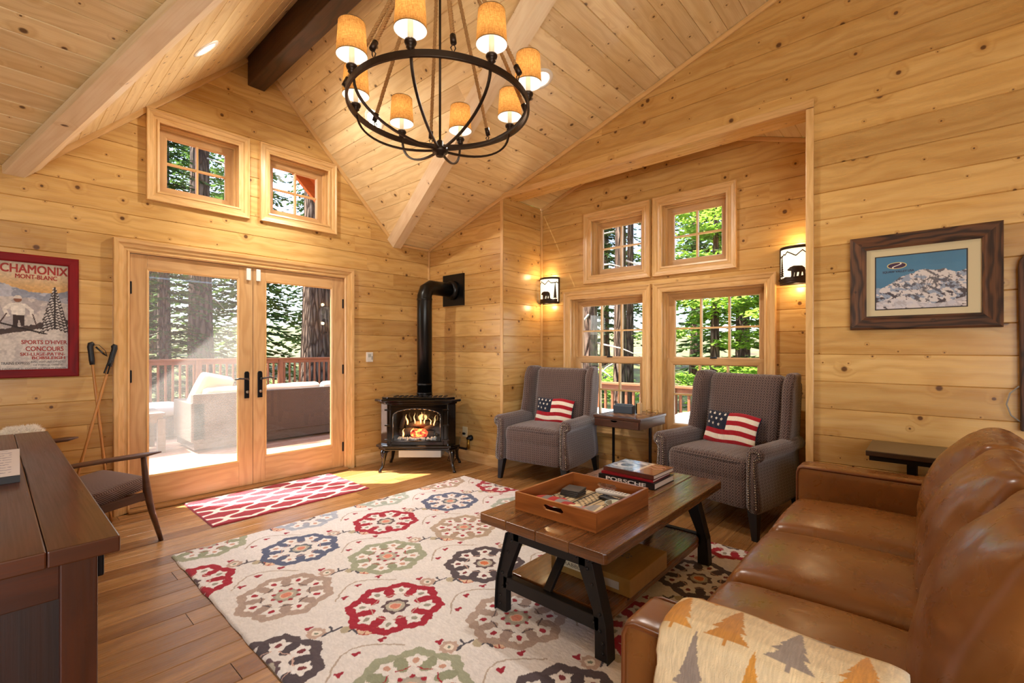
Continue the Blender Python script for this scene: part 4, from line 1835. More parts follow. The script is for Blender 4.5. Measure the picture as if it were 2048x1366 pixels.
# ------------------------------------------------------------------ coffee table
ct = empty('coffee_table', (0, 0, .0165), 0, 'long coffee table with thick reclaimed plank top and riveted black iron A frame legs', 'coffee table')
TX0, TX1, TY0, TY1, TZ = 1.625, 3.02, .955, 1.678, .4665
bw = (TY1 - TY0) / 4
for i in range(4):
    m_ = MB(80 + i)
    y0, y1 = TY0 + bw * i + .0012, TY0 + bw * (i + 1) - .0012
    c_ = .012
    pl = [(TX0, y0), (TX1, y0), (TX1, y1), (TX0, y1)]
    if i == 0:
        pl = [(TX0 + c_, y0), (TX1 - c_, y0), (TX1, y0 + c_), (TX1, y1), (TX0, y1), (TX0, y0 + c_)]
    if i == 3:
        pl = [(TX0, y0), (TX1, y0), (TX1, y1 - c_), (TX1 - c_, y1), (TX0 + c_, y1), (TX0, y1 - c_)]
    m_.prism(pl, 'z', TZ - .046, TZ, g='x')
    m_.build('top_board', M_TABLE, ct, bevel=.005)
SZ0, SZ1 = .128, .168
ym = 1.285
m_ = MB(85)
cr = .10
sx0, sx1, sy0, sy1 = 1.735, 2.845, 1.005, 1.565
pl = []
for (cx, cy, a0) in ((sx1 - cr, sy0 + cr, -90), (sx1 - cr, sy1 - cr, 0), (sx0 + .02, sy1 - .02, 90), (sx0 + .02, sy0 + .02, 180)):
    R_ = cr if cx > 2 else .02
    for k in range(7):
        a = math.radians(a0 + 15 * k)
        pl.append((cx + R_ * math.cos(a), cy + R_ * math.sin(a)))
m_.prism(pl, 'z', SZ0, SZ1, g='x')
m_.build('lower_shelf', M_TABLE, ct, bevel=.004)
for nm, X0 in (('near', 1.672), ('far', 2.825)):
    s = 1 if X0 < 2 else -1
    fa = MB()
    x0, x1 = X0, X0 + .038
    # A frame in the y,z plane: legs splay, kink at the shelf
    for k in (-1, 1):
        yt, yk, yb = ym + k * .205, ym + k * .285, ym + k * .300
        w = .034
        poly = [(yb - k * w * 1.5, 0), (yb + k * w * .35, 0), (yb + k * w * .35, .03), (yk + k * w * .55, .155), (yt + k * w, .395), (yt + k * w * .6, .42), (yt - k * w * 1.1, .42), (yt - k * w * 1.1, .36), (yk - k * w * 1.3, .19), (yb - k * w * 1.5, .10)]
        lg = MB()
        lg.prism(poly if k > 0 else poly[::-1], 'x', x0, x1)
        # raised flange along the outer edge
        fl_ = [(yb + k * w * .35, 0), (yb + k * w * .35 + k * .006, 0), (yb + k * w * .35 + k * .006, .03), (yk + k * w * .55 + k * .006, .157), (yt + k * w + k * .006, .395), (yt + k * w, .395), (yk + k * w * .55, .155), (yb + k * w * .35, .03)]
        lg.prism(fl_ if k < 0 else fl_[::-1], 'x', x0 - .012, x1 + .012)
        lo = lg.build('leg', M_IRON, ct, bevel=.003)
        xs = x0 - .001 if s > 0 else x1 + .001
        rv = MB()
        for (yy, zz) in ((yb - k * .012, .035), (yb - k * .012, .075), (yk - k * .012, .12), (yk - k * .042, .145), (yk - k * .012, .19), (yt + k * .030, .30), (yt + k * .008, .36), (yt + k * .012, .395), (yt - k * .05, .395)):
            rv.sphere((xs, yy, zz), .0085, 8, (.6, 1, 1))
        tag(rv.build('rivets', M_IRON, lo), kind='stuff')
    MB().box(x0, x1, ym - .205, ym + .205, .362, .42).build('top_rail', M_IRON, ct, bevel=.003)
    MB().box(x0, x1, ym - .27, ym + .27, .115, .175).build('cross_rail', M_IRON, ct, bevel=.003)
    br = MB()
    br.bar([(x0 + s * .03, ym + .02, .172), (x0 + s * .26, ym + .02, .405)], .04, .02)
    br.build('brace', M_IRON, ct, bevel=.002)

# ------------------------------------------------------------------ tray and what lies in it
TT = .0165 + TZ + .0008
tx0, tx1, ty0, ty1, th_ = 1.785, 2.300, 1.098, 1.575, .088
ty = empty('serving_tray', (0, 0, TT), 0, 'orange brown wooden serving tray with cut-out handles on the coffee table', 'tray')
m_ = MB(90)
m_.box(tx0, tx1, ty0, ty1, 0, .010, g='x').build('base', M_TRAY, ty)


def slot_wall(nm, x0, x1):
    mw = MB(91)
    ya, yb, za, zb = (ty0 + ty1) / 2 - .062, (ty0 + ty1) / 2 + .062, .040, .066
    mw.box(x0, x1, ty0, ya, .010, th_, g='y', pr=.3)
    mw.box(x0, x1, yb, ty1, .010, th_, g='y', pr=.3)
    mw.box(x0, x1, ya, yb, .010, za, g='y', pr=.3)
    mw.box(x0, x1, ya, yb, zb, th_, g='y', pr=.3)
    for yy, a in ((ya, 1), (yb, -1)):
        for z_ in (za, zb):
            sg = 1 if z_ == za else -1
            tri_ = [(yy, z_), (yy + a * .013, z_), (yy, z_ + sg * .013)]
            if a * sg < 0:
                tri_ = tri_[::-1]
            mw.prism(tri_, 'x', x0, x1, pr=.3)
    return mw.build(nm, M_TRAY, ty)


slot_wall('handle_side', tx0, tx0 + .014)
slot_wall('handle_side', tx1 - .014, tx1)
MB(92).box(tx0 + .014, tx1 - .014, ty0, ty0 + .014, .010, th_, g='x').build('side', M_TRAY, ty)
MB(93).box(tx0 + .014, tx1 - .014, ty1 - .014, ty1, .010, th_, g='x').build('side', M_TRAY, ty)
TI = TT + .0108


def lattice(U, V):
    img = np.tile(C3('#c9b48e'), (len(U), 1))
    a, b = (U * 8) % 1, (V * 10) % 1
    band = (np.floor(V * 5) % 2 == 0)
    z = np.abs(a - .5) * 2
    img = paint(img, (np.abs(b - z * .8 - .1) < .16).astype(float) * band, '#2c241c')
    img = paint(img, ((np.abs(b - .5) < .12) & ~band).astype(float), '#3a2e22')
    img = paint(img, (((V * 5) % 1) < .12).astype(float), '#2c241c')
    return img


o = colour_grid('patterned_cloth', 70, 60, lambda U, V: np.stack([2.00 + U * .27, 1.15 + V * .40, U * 0 + TI + .001], 1), lattice, M_VC)
tag(o, 'black and tan geometric placemat lying flat inside the tray', 'placemat')


def stripes(U, V):
    img = np.tile(C3('#cfc6b4'), (len(U), 1))
    r = random.Random(3)
    e = 0
    cols = ['#b02a28', '#8e8a88', '#e2d3ae', '#c4574a', '#77706c', '#d9cbb2', '#a8322c', '#9a9490']
    while e < 1:
        w = r.uniform(.03, .10)
        img = paint(img, ((V > e) & (V < e + w)).astype(float), r.choice(cols))
        e += w
    return img


def nap_pos(U, V):
    X = 1.815 + U * .20 + .02 * V
    Y = 1.19 + V * .34
    Z = TI + .026 + .026 * np.sin(V * 9 + U) * .5 + .016 * np.cos(U * 3.2) + .008 * np.sin(U * 8 + V * 4)
    return np.stack([X, Y, np.maximum(Z, TI + .002)], 1)


o = colour_grid('striped_napkin', 60, 90, nap_pos, stripes, M_VC)
tag(o, 'red, grey and cream striped napkin crumpled on the left of the tray', 'napkin')
o.modifiers.new('thick', 'SOLIDIFY').thickness = .002
for i in range(4):
    m_ = MB()
    m_.box(-.052, .052, -.052, .052, 0, .008)
    o = m_.build('slate_coaster', plain('slate', '#3e3a36', .5, noise_amt=.3), bevel=.002)
    o.location = (2.145 + .003 * i, 1.468 - .002 * (i % 2), TI + .0014 + i * .0086)
    o.rotation_euler = (0, 0, .06 * i)
    tag(o, ['dark square coaster at the bottom of the stack in the tray', 'dark square coaster second from the bottom of the tray stack', 'dark square coaster second from the top of the tray stack', 'dark square coaster on top of the stack in the tray'][i], 'coaster', 'coasters in the tray')


def remote(nm, loc, rz, L, w, col, bcol, label, lift=0.0):
    r_ = empty(nm, loc, rz, label, 'remote control', 'remote controls in the tray')
    b_ = soft(w, L, .018, r=.008, puff=0.002, n=(8, 14, 4)).build('housing', plain(nm + col.strip('#'), col, .4), r_, M=Matrix.Translation((0, 0, .010)))
    k_ = MB()
    for i in range(9):
        for j in range(3):
            k_.sphere(((j - 1) * w * .25, -L * .36 + i * L * .085, .0205), .0042, 6, (1, 1, .4))
    tag(k_.build('buttons', plain('keys' + bcol.strip('#'), bcol, .5), r_), kind='stuff')
    return r_


remote('remote_control', (2.215, 1.255, TI + .0245), 1.45 - PI / 2 + .15, .20, .048, '#c9c6be', '#5a6470', 'silver grey remote control lying on the black one in the tray')
remote('remote_control', (2.175, 1.235, TI + .0022), 1.35 - PI / 2, .17, .045, '#1c1c1e', '#3a3a3c', 'black remote control lying under the silver one in the tray')
gd = empty('glass_dish', (2.085, 1.170, TI + .0014), .3, 'small cut glass dish in the front corner of the tray', 'glass dish')
m_ = MB()
m_.lathe([(0, .001), (.045, .001), (.052, .012), (.046, .020), (.056, .034), (.050, .034), (.040, .014), (0, .012)], 10, smooth=False)
m_.build('bowl', plain('cut_glass', '#c8d2d0', .06, .35), gd)

# ------------------------------------------------------------------ books


def book(x0, x1, y0, y1, z0, z1, cov, label, rz=0.0, top=None):
    c = ((x0 + x1) / 2, (y0 + y1) / 2)
    b_ = empty('book', (c[0], c[1], z0), rz, label, 'book', 'books on the coffee table')
    hx, hy, h = (x1 - x0) / 2, (y1 - y0) / 2, z1 - z0
    mt = plain('cover' + cov.strip('#'), cov, .3)
    MB().box(-hx, hx, -hy, hy, 0, .003).box(-hx, hx, -hy, hy, h - .003, h).box(-hx, -hx + .004, -hy, hy, .0, h).build('cover', mt, b_, bevel=.001)
    MB().box(-hx + .004, hx - .006, -hy + .005, hy - .005, .003, h - .003).build('pages', M_PAPER, b_)
    return b_, hx, hy, h


b1, hx, hy, h = book(2.552, 2.830, 1.180, 1.552, TT, TT + .036, '#1b1a1c', 'thick black book with large white spine letters at the bottom of the stack')
Msp = basis((-hx - .0006, hy - .055, .006), (0, -1, 0), (0, 0, 1), (-1, 0, 0))
text('PORSCHE', 1, Msp, '#ece8e2', b1, width=.262, height=.022, bold=.02)
b2, hx, hy, h = book(2.565, 2.815, 1.198, 1.540, TT + .0365, TT + .052, '#8e1a22', 'thin red book in the middle of the stack', .01)
b3, hx, hy, h = book(2.575, 2.850, 1.190, 1.530, TT + .0525, TT + .077, '#5c2f22', 'brown book with a mountain photo cover on top of the stack', -.03)


def bookcov(U, V):
    # U along y from the far end, V along x
    img = np.tile(C3('#6a3426'), (len(U), 1))
    pic = U > .42
    n = fbm(U * 7, V * 9, 4)
    ph = np.clip((n - .3) * 2.2, 0, 1)[:, None]
    img2 = C3('#4c5a72')[None] * (1 - ph) + C3('#c8d0dc')[None] * ph
    d = np.hypot((U - .72), (V - .45) * .8)
    img2 = paint(img2, (np.abs(d - .16) < .03).astype(float), '#dfe4ea', .8)
    img = np.where(pic[:, None], img2, img)
    img = paint(img, ((U > .36) & (U < .42)).astype(float), '#c8b8a4')
    return img


colour_grid('cover_photo', 60, 44, lambda U, V: np.stack([-hx + .012 + V * (2 * hx - .016), -hy + .004 + U * (2 * hy - .008), U * 0 + h + .0006], 1), bookcov, vcol('glossy_cover', .2, coat=.5), b3)
m_ = MB()
for k in range(2):
    pts = [(.02 + .055 * k + .012 * math.sin(t * 9 + k), -.045 - .105 * t / 1.0, h + .0012) for t in np.linspace(0, 1, 16)]
    m_.tube(pts, .0014, 4)
m_.build('lettering', letter_mat('#d8a488'), b3)

# ------------------------------------------------------------------ board game box on the lower shelf
gbx = empty('game_box', (2.10, 1.215, .0165 + SZ1 + .0008), 0, 'flat tan board game box with a green band on the lower coffee table shelf', 'game box')


def woodgrain(U, V):
    n = fbm(U * 4, V * 30, 3)
    base = C3('#a8803e')[None] * (1 - n[:, None] * .5) + C3('#6e4a1c')[None] * n[:, None] * .5
    img = base
    img = paint(img, ((V > .44) & (V < .70)).astype(float), '#3c5a52')
    sp = vnoise(U * 60, V * 60, 8)
    img = paint(img, ((V > .44) & (V < .70) & (sp > .7)).astype(float), '#5a7a70')
    d = np.abs(np.hypot((U - .55) * .39, (V - .30) * .45) - .026 * np.abs(np.cos(2.5 * np.arctan2(V - .30, U - .55))))
    img = paint(img, (d < .004).astype(float), '#3a4a50')
    return img


m_ = MB(99)
m_.box(-.197, .197, -.22, .22, 0, .082)
m_.build('box', plain('tan_card', '#a07a3c', .5, noise_amt=.35, nscale=18), gbx, bevel=.003)
colour_grid('lid_print', 90, 100, lambda U, V: np.stack([-.196 + U * .392, -.219 + V * .438, U * 0 + .0826], 1), woodgrain, M_VC, gbx)
MB().box(-.1985, -.1975, .01, .19, .035, .072).build('name_label', plain('cream_label', '#d8cba6', .6), gbx)
text('SCRABBLE', .026, basis((-.1990, .178, .045), (0, -1, 0), (0, 0, 1), (-1, 0, 0)), '#3a2c1c', gbx, width=.15, height=.018)
MB().box(-.1985, -.1975, -.165, -.07, .02, .055).build('paper_label', plain('grey_label', '#b9b4a6', .6), gbx)

# ------------------------------------------------------------------ leather sofa (back to the camera side, facing the doors)
sf = empty('leather_sofa', (0, 0, .0165), 0, 'tan leather sofa with loose cushions in the right foreground', 'sofa')
SX0, SX1, SY0, SY1 = 1.018, 3.185, -.42, .56
AT = .628
aw = .172


def arm_block(x0, x1, nm):
    mb = soft(x1 - x0, SY1 - SY0, AT - .06, r=.028, puff=.008, n=(8, 20, 12))
    a = mb.build(nm, M_LEATHER, sf, M=Matrix.Translation(((x0 + x1) / 2, (SY0 + SY1) / 2, (AT - .06) / 2 + .06)))
    pp = MB()
    for xx in (x0 + .007, x1 - .007):
        pp.tube([(xx, SY1 - .008, .09), (xx, SY1 - .006, .35), (xx, SY1 - .007, AT - .035), (xx, SY1 - .016, AT - .012), (xx, SY1 - .035, AT - .005), (xx, SY1 - .2, AT - .004), (xx, SY0 + .05, AT - .004)], .0065, 6)
    pp.build('piping', plain('piping_leather', '#6a3a18', .4), a)
    return a


arm_block(SX0, SX0 + aw, 'arm')
arm_block(SX1 - aw, SX1, 'arm')
soft(SX1 - SX0 - 2 * aw + .03, .88, .25, r=.03, puff=0, n=(10, 10, 6)).build('seat_base', M_LEATHER, sf, M=Matrix.Translation(((SX0 + SX1) / 2, .09, .185)))
soft(SX1 - SX0 - .02, .17, .66, r=.05, puff=.0, n=(14, 6, 10)).build('back_frame', M_LEATHER, sf, M=Matrix.Translation(((SX0 + SX1) / 2, SY0 + .085, .42)))
cw3 = (SX1 - SX0 - 2 * aw) / 3
for i in range(3):
    cx = SX0 + aw + cw3 * (i + .5)
    soft(cw3 - .006, .78, .155, r=.065, puff=.055, n=(36, 40, 10), wr=.0042, seed=11 + i, side=.002, wscale=4.0).build('seat_cushion', M_LEATHER, sf, M=Matrix.Translation((cx, .185, .372)))
    bz = Matrix.Translation((cx, -.155, .650)) @ Euler((math.radians(-74), 0, math.radians((-3, 2, -2)[i]))).to_matrix().to_4x4()
    bc = soft(cw3 - .030, .60, .11, r=.052, puff=.125, n=(48, 48, 10), wr=.0085, seed=21 + i, side=-.012, wscale=7.0, pe=.72)
    bco = bc.build('back_cushion', M_LEATHER, sf, M=bz)
for x in (SX0 + .08, SX1 - .08):
    for y in (SY0 + .08, SY1 - .08):
        MB().taper((x, y, 0.0 if y > .4 else -.0165), (.05, .05), (x, y, .066), (.065, .065)).build('foot', M_LEG, sf)

# ------------------------------------------------------------------ woven throw over the near arm


def tree_mask(U, V, cx, cy, s, fl=1):
    dx, dy = (U - cx) / s, (V - cy) / s * fl
    w = np.zeros(U.shape, bool)
    for k in range(4):
        b, t = -.5 + .22 * k, -.10 + .26 * k
        hw = .42 - .095 * k
        f = np.clip((t - dy) / (t - b), 0, 1)
        jag = (vnoise(dx * 40, dy * 40, 3) - .5) * .03
        w |= (dy > b - .02) & (dy < t) & (np.abs(dx) < hw * f + jag)
    w |= (np.abs(dx) < .035) & (dy > -.66) & (dy < -.45)
    return w


TY_0, TY_1 = .035, .452      # along the arm
# cross section of the arm, from the seat side over the top and down outside
sec = [(SX0 + aw + .012, .46), (SX0 + aw + .014, .54), (SX0 + aw + .012, AT - .035), (SX0 + aw - .004, AT + .012), (SX0 + aw - .04, AT + .026), (SX0 + aw * .5, AT + .030), (SX0 + .04, AT + .026), (SX0 + .004, AT + .012), (SX0 - .014, AT - .025), (SX0 - .020, .53), (SX0 - .024, .42), (SX0 - .03, .28), (SX0 - .028, .16)]
sl_ = np.array([0] + list(np.cumsum([math.dist(sec[i], sec[i + 1]) for i in range(len(sec) - 1)])))
STOT = sl_[-1]
sxs, szs = np.array([p[0] for p in sec]), np.array([p[1] for p in sec])


def throw_pos(U, V):
    s_ = V * STOT
    X = np.interp(s_, sl_, sxs)
    Z = np.interp(s_, sl_, szs)
    Y = TY_0 + U * (TY_1 - TY_0)
    # rounded folded edge facing the front, soft drape
    e = np.minimum(U, 1 - U)
    top = np.exp(-((s_ - .30) / .16) ** 2)
    puff = .010 * np.clip(e / .06, 0, 1) ** .5
    Z = Z + puff * top + .004 * np.sin(Y * 22 + s_ * 5) * top
    out = np.clip((s_ - .42) / .1, 0, 1)
    X = X - out * (.010 + .012 * np.sin(Y * 17 + 1.3) ** 2) - puff * out
    return np.stack([X, Y, Z], 1)


def throw_col(U, V):
    s_, y = V * STOT, U * (TY_1 - TY_0)
    img = np.tile(C3('#d8c39a'), (len(U), 1))
    cols = ['#b97c2e', '#8a7c70', '#c98a34']
    k = 0
    for row in range(7):
        for c_ in range(4):
            cy = .03 + row * .125
            cxx = .055 + c_ * .115 + (.058 if row % 2 else 0)
            k += 1
            kind = (row + 2 * c_) % 3
            fl = 1
            img = paint(img, tree_mask(y, s_, cxx, cy, .105, -1).astype(float), cols[kind] if (row * 3 + c_) % 4 else '#b97c2e', .92)
    n = fbm(y * 500, s_ * 60, 3, 2)
    return img * (.90 + .2 * n)[:, None]


thr = colour_grid('throw_blanket', 190, 330, throw_pos, throw_col, M_FELT)
tag(thr, 'cream throw with ochre and grey fir trees draped over the near sofa arm', 'blanket')
thr.location = (0, 0, .0165)
md = thr.modifiers.new('thick', 'SOLIDIFY')
md.thickness = .012
md.offset = 1

# ------------------------------------------------------------------ narrow table at the far end of the sofa
et = empty('end_table', (3.46, -.02, 0), 0, 'narrow dark brown end table against the wall behind the far sofa arm', 'end table')
MB(6).box(-.205, .20, -.30, .285, .705, .735, g='y').build('tabletop', plain('espresso_top', '#3a2a20', .3, coat=.3), et, bevel=.004)
MB().box(-.19, .19, -.28, .27, .680, .705).build('apron', M_BLACK, et)
for x in (-.16, .17):
    for y in (-.25, .09):
        MB().box(x - .02, x + .02, y - .02, y + .02, 0, .68).build('leg', M_BLACK, et)

# ------------------------------------------------------------------ desk in the left foreground
DZ = .86
dk = empty('wooden_desk', (0, 0, 0), 0, 'dark reddish wooden desk with a plank top in the left foreground', 'desk')
for i, (x0, x1) in enumerate(((.0818, .205), (-.26, .0812), (-.62, -.2606), (-.80, -.6206))):
    m_ = MB(70 + i)
    m_.box(x0, x1, 1.425, 3.53, DZ - .038, DZ, g='y')
    m_.build('top_board', M_DESK, dk, bevel=.0035)
mW = MB(75)
lg_x = .135
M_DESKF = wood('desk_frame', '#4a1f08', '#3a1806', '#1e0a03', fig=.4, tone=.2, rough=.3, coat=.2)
for (x, y) in ((lg_x, 1.475), (lg_x, 3.48), (-.73, 1.475), (-.73, 3.48)):
    MB(76).box(x - .032, x + .032, y - .03, y + .03, 0, DZ - .038, g='z').build('leg', M_DESKF, dk, bevel=.003)
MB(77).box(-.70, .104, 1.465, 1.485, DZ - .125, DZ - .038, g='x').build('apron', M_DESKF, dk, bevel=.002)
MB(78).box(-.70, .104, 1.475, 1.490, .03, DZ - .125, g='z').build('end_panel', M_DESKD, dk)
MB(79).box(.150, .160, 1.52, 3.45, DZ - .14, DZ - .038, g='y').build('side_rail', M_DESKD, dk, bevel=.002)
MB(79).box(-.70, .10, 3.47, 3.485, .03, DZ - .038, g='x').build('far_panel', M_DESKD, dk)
MB().box(.168, .183, 1.48, 1.525, DZ - .105, DZ - .040).build('bracket', M_BLACK, dk, bevel=.004)
nb_ = empty('notebook', (-.07, 2.44, DZ + .0006), 0, 'open notebook with handwriting lying on the desk at the left edge', 'notebook')
m_ = MB()
m_.add([(-.15, -.20, .022), (.135, -.20, .022), (.145, .17, .055), (-.14, .17, .055), (-.15, -.20, 0.0), (.135, -.20, 0.0), (.145, .17, 0.0), (-.14, .17, 0.0)], [(0, 1, 2, 3), (4, 7, 6, 5), (0, 4, 5, 1), (1, 5, 6, 2), (2, 6, 7, 3), (3, 7, 4, 0)])
m_.build('block', plain('dark_cover', '#2a2624', .6), nb_)


def hand(U, V):
    img = np.tile(C3('#d8d2d4'), (len(U), 1))
    ln = (V * 11) % 1
    w = vnoise(U * 46, np.floor(V * 11) * 7.1, 6)
    s_ = np.abs(ln - .45 - .22 * (vnoise(U * 60, np.floor(V * 11) * 3.3, 2) - .5)) < .11
    ink = s_ & (w > .28) & (U > .06) & (U < .93) & (V > .05) & (V < .95)
    return paint(img, ink.astype(float), '#7a7894', .75)


colour_grid('page', 90, 110, lambda U, V: np.stack([-.148 + .01 * V + U * .283, -.198 + V * .366, .0232 + .0330 * (V * .366 / .37 + .002)], 1), hand, M_VC, nb_)

# ------------------------------------------------------------------ low armchair behind the desk
lc = empty('lounge_chair', (0, 0, 0), 0, 'low wooden armchair with brown tweed seat behind the desk', 'armchair')
tT = NT('tweed')
uu, vv_ = tT.uv()
q_ = tT.math('SINE', tT.math('MULTIPLY', tT.math('ADD', uu, tT.math('MULTIPLY', vv_, .9)), 2 * PI / .013))
n_ = tT.noise(tT.obj(), 320, 2)
cc = tT.mix(tT.mapr(q_, -.5, .5), lin('#43302a'), lin('#a08478'))
cc = tT.mix(tT.math('MULTIPLY', n_, .5), cc, lin('#6e4c40'))
tT.set(cc, .9, spec=.2, **{'Sheen Weight': .3})
tT.bump(q_, .5, .004)
for nm, yy in (('near', 3.85), ('far', 4.47)):
    z0, kx, kf = (.598, 1.0, 1.0) if nm == 'near' else (.668, .54, .34)
    m_ = MB(61)
    m_.tube([(.08, yy, z0 - .030), (.22 * kx + .02, yy, z0 - .012), (.45 * kx + .02, yy, z0), (.66 * kx, yy, z0 + .004), (.765 * kx, yy, z0 + .010)], [.020, .022, .024, .026, .008], 10, flat=(1.5, .62))
    m_.build('armrest', M_WALNUT, lc)
    m_ = MB(62)
    m_.tube([(.670 * kf, yy, z0 - .012), (.682 * kf, yy, .45), (.690 * kf, yy, .36), (.715 * kf, yy, .22), (.775 * kf, yy + (.05 if nm == 'near' else 0), .0)], [.020, .026, .032, .026, .019], 10, flat=(1.25, .7))
    m_.build('front_leg', M_WALNUT, lc)
    m_ = MB(63)
    m_.tube([(.10, yy, z0 - .03), (.11, yy, .30), (.04, yy, .0)], [.018, .022, .016], 8, flat=(1.2, .8))
    m_.build('rear_leg', M_WALNUT, lc)
    m_ = MB(64)
    m_.bar([(.10, yy, .235), (.69 * kf, yy, .335 if kx == 1 else .29)], .026, .052, g='x')
    m_.build('side_rail', M_WALNUT, lc, bevel=.005)
m_ = MB(65)
m_.bar([(.675, 3.85, .322), (.24, 4.47, .29)], .036, .045, g='y')
m_.build('front_rail', M_WALNUT, lc, bevel=.005)
soft(.52, .52, .085, r=.035, puff=.018, n=(16, 16, 6)).build('seat_cushion', tT.m, lc, M=Matrix.Translation((.40, 4.13, .352)) @ Matrix.Rotation(math.radians(20), 4, 'Z') @ Matrix.Rotation(math.radians(-9), 4, 'Y'))
soft(.08, .50, .46, r=.035, puff=.0, n=(6, 16, 14)).build('back_cushion', tT.m, lc, M=Matrix.Translation((.16, 4.16, .54)) @ Matrix.Rotation(math.radians(-14), 4, 'Y'))
# sheepskin over its back
sk = empty('sheepskin', (.225, .02, .100), 0, 'white fluffy sheepskin draped over the back of the low wooden armchair', 'sheepskin')
base = MB()
rr = random.Random(5)
cent = []
NS, NT_ = 26, 18
vvs, ffs = [], []
for i in range(NS + 1):
    for j in range(NT_ + 1):
        s_ = i / NS
        t_ = j / NT_ * 2 - 1
        yy = 4.14 + (s_ - .5) * .56
        a = t_ * 2.2
        top = .775 - .055 * abs(2 * s_ - 1) ** 3
        if abs(t_) < .5:
            an = t_ / .5 * PI / 2
            x, z = -.095 + .065 * math.sin(an), top - .05 + .05 * math.cos(an)
        else:
            k = (abs(t_) - .5) / .5
            x = -.095 + math.copysign(.065, t_) + (k * .05 if t_ > 0 else -k * .02)
        z = top - .05 - k * .24
        vvs.append((x + .01 * noise.noise(Vector((s_ * 9, t_ * 5, 1))), yy, z + .012 * noise.noise(Vector((s_ * 7, t_ * 4, 3)))))
for i in range(NS):
    for j in range(NT_):
        a = i * (NT_ + 1) + j
        ffs.append((a, a + 1, a + NT_ + 2, a + NT_ + 1))
base.add(vvs, ffs, smooth=True)
M_WOOL = plain('wool', '#efe9dd', .95, spec=.1)
base.build('hide', M_WOOL, sk)
fur = MB()
for k in range(7000):
    i, j = rr.randrange(NS), rr.randrange(NT_)
    a = i * (NT_ + 1) + j
    u_, v_ = rr.random(), rr.random()
    p = Vector(vvs[a]).lerp(Vector(vvs[a + NT_ + 1]), u_).lerp(Vector(vvs[a + 1]).lerp(Vector(vvs[a + NT_ + 2]), u_), v_)
    nrm = (Vector(vvs[a + 1]) - Vector(vvs[a])).cross(Vector(vvs[a + NT_ + 1]) - Vector(vvs[a]))
    nrm.normalize()
    if nrm.dot(p - Vector((-.095, p.y, .60))) < 0:
        nrm = -nrm
    d_ = (nrm + Vector((rr.gauss(0, .45), rr.gauss(0, .45), rr.gauss(0, .4) - .1))).normalized()
    sd_ = d_.orthogonal().normalized() * .0022
    L_ = rr.uniform(.02, .042)
    fur.add([p - sd_, p + sd_, p + d_ * L_ + Vector((0, 0, -.008))], [(0, 1, 2)])
tag(fur.build('fleece', M_WOOL, sk), kind='stuff')

# ------------------------------------------------------------------ framed winter sports poster
PX1, PZ0, PZ1 = .438, 1.098, 1.964
PX0 = -.235
po = empty('framed_poster', (0, YB, 0), 0, 'red framed vintage winter sports poster hanging left of the glass doors', 'poster')
m_ = MB(33)
fw = .058
m_.frame(PX0 + fw, PX1 - fw, PZ0 + fw, PZ1 - fw, [(0, .004), (0, .024), (.008, .028), (fw - .006, .030), (fw, .024), (fw, 0)], 0)
m_.build('frame', wood('red_frame', '#8e0d14', '#7a0a10', '#480408', fig=.5, tone=.2, rough=.5, spec=.2), po)
px0, px1, pz0, pz1 = PX0 + fw, PX1 - fw, PZ0 + fw, PZ1 - fw


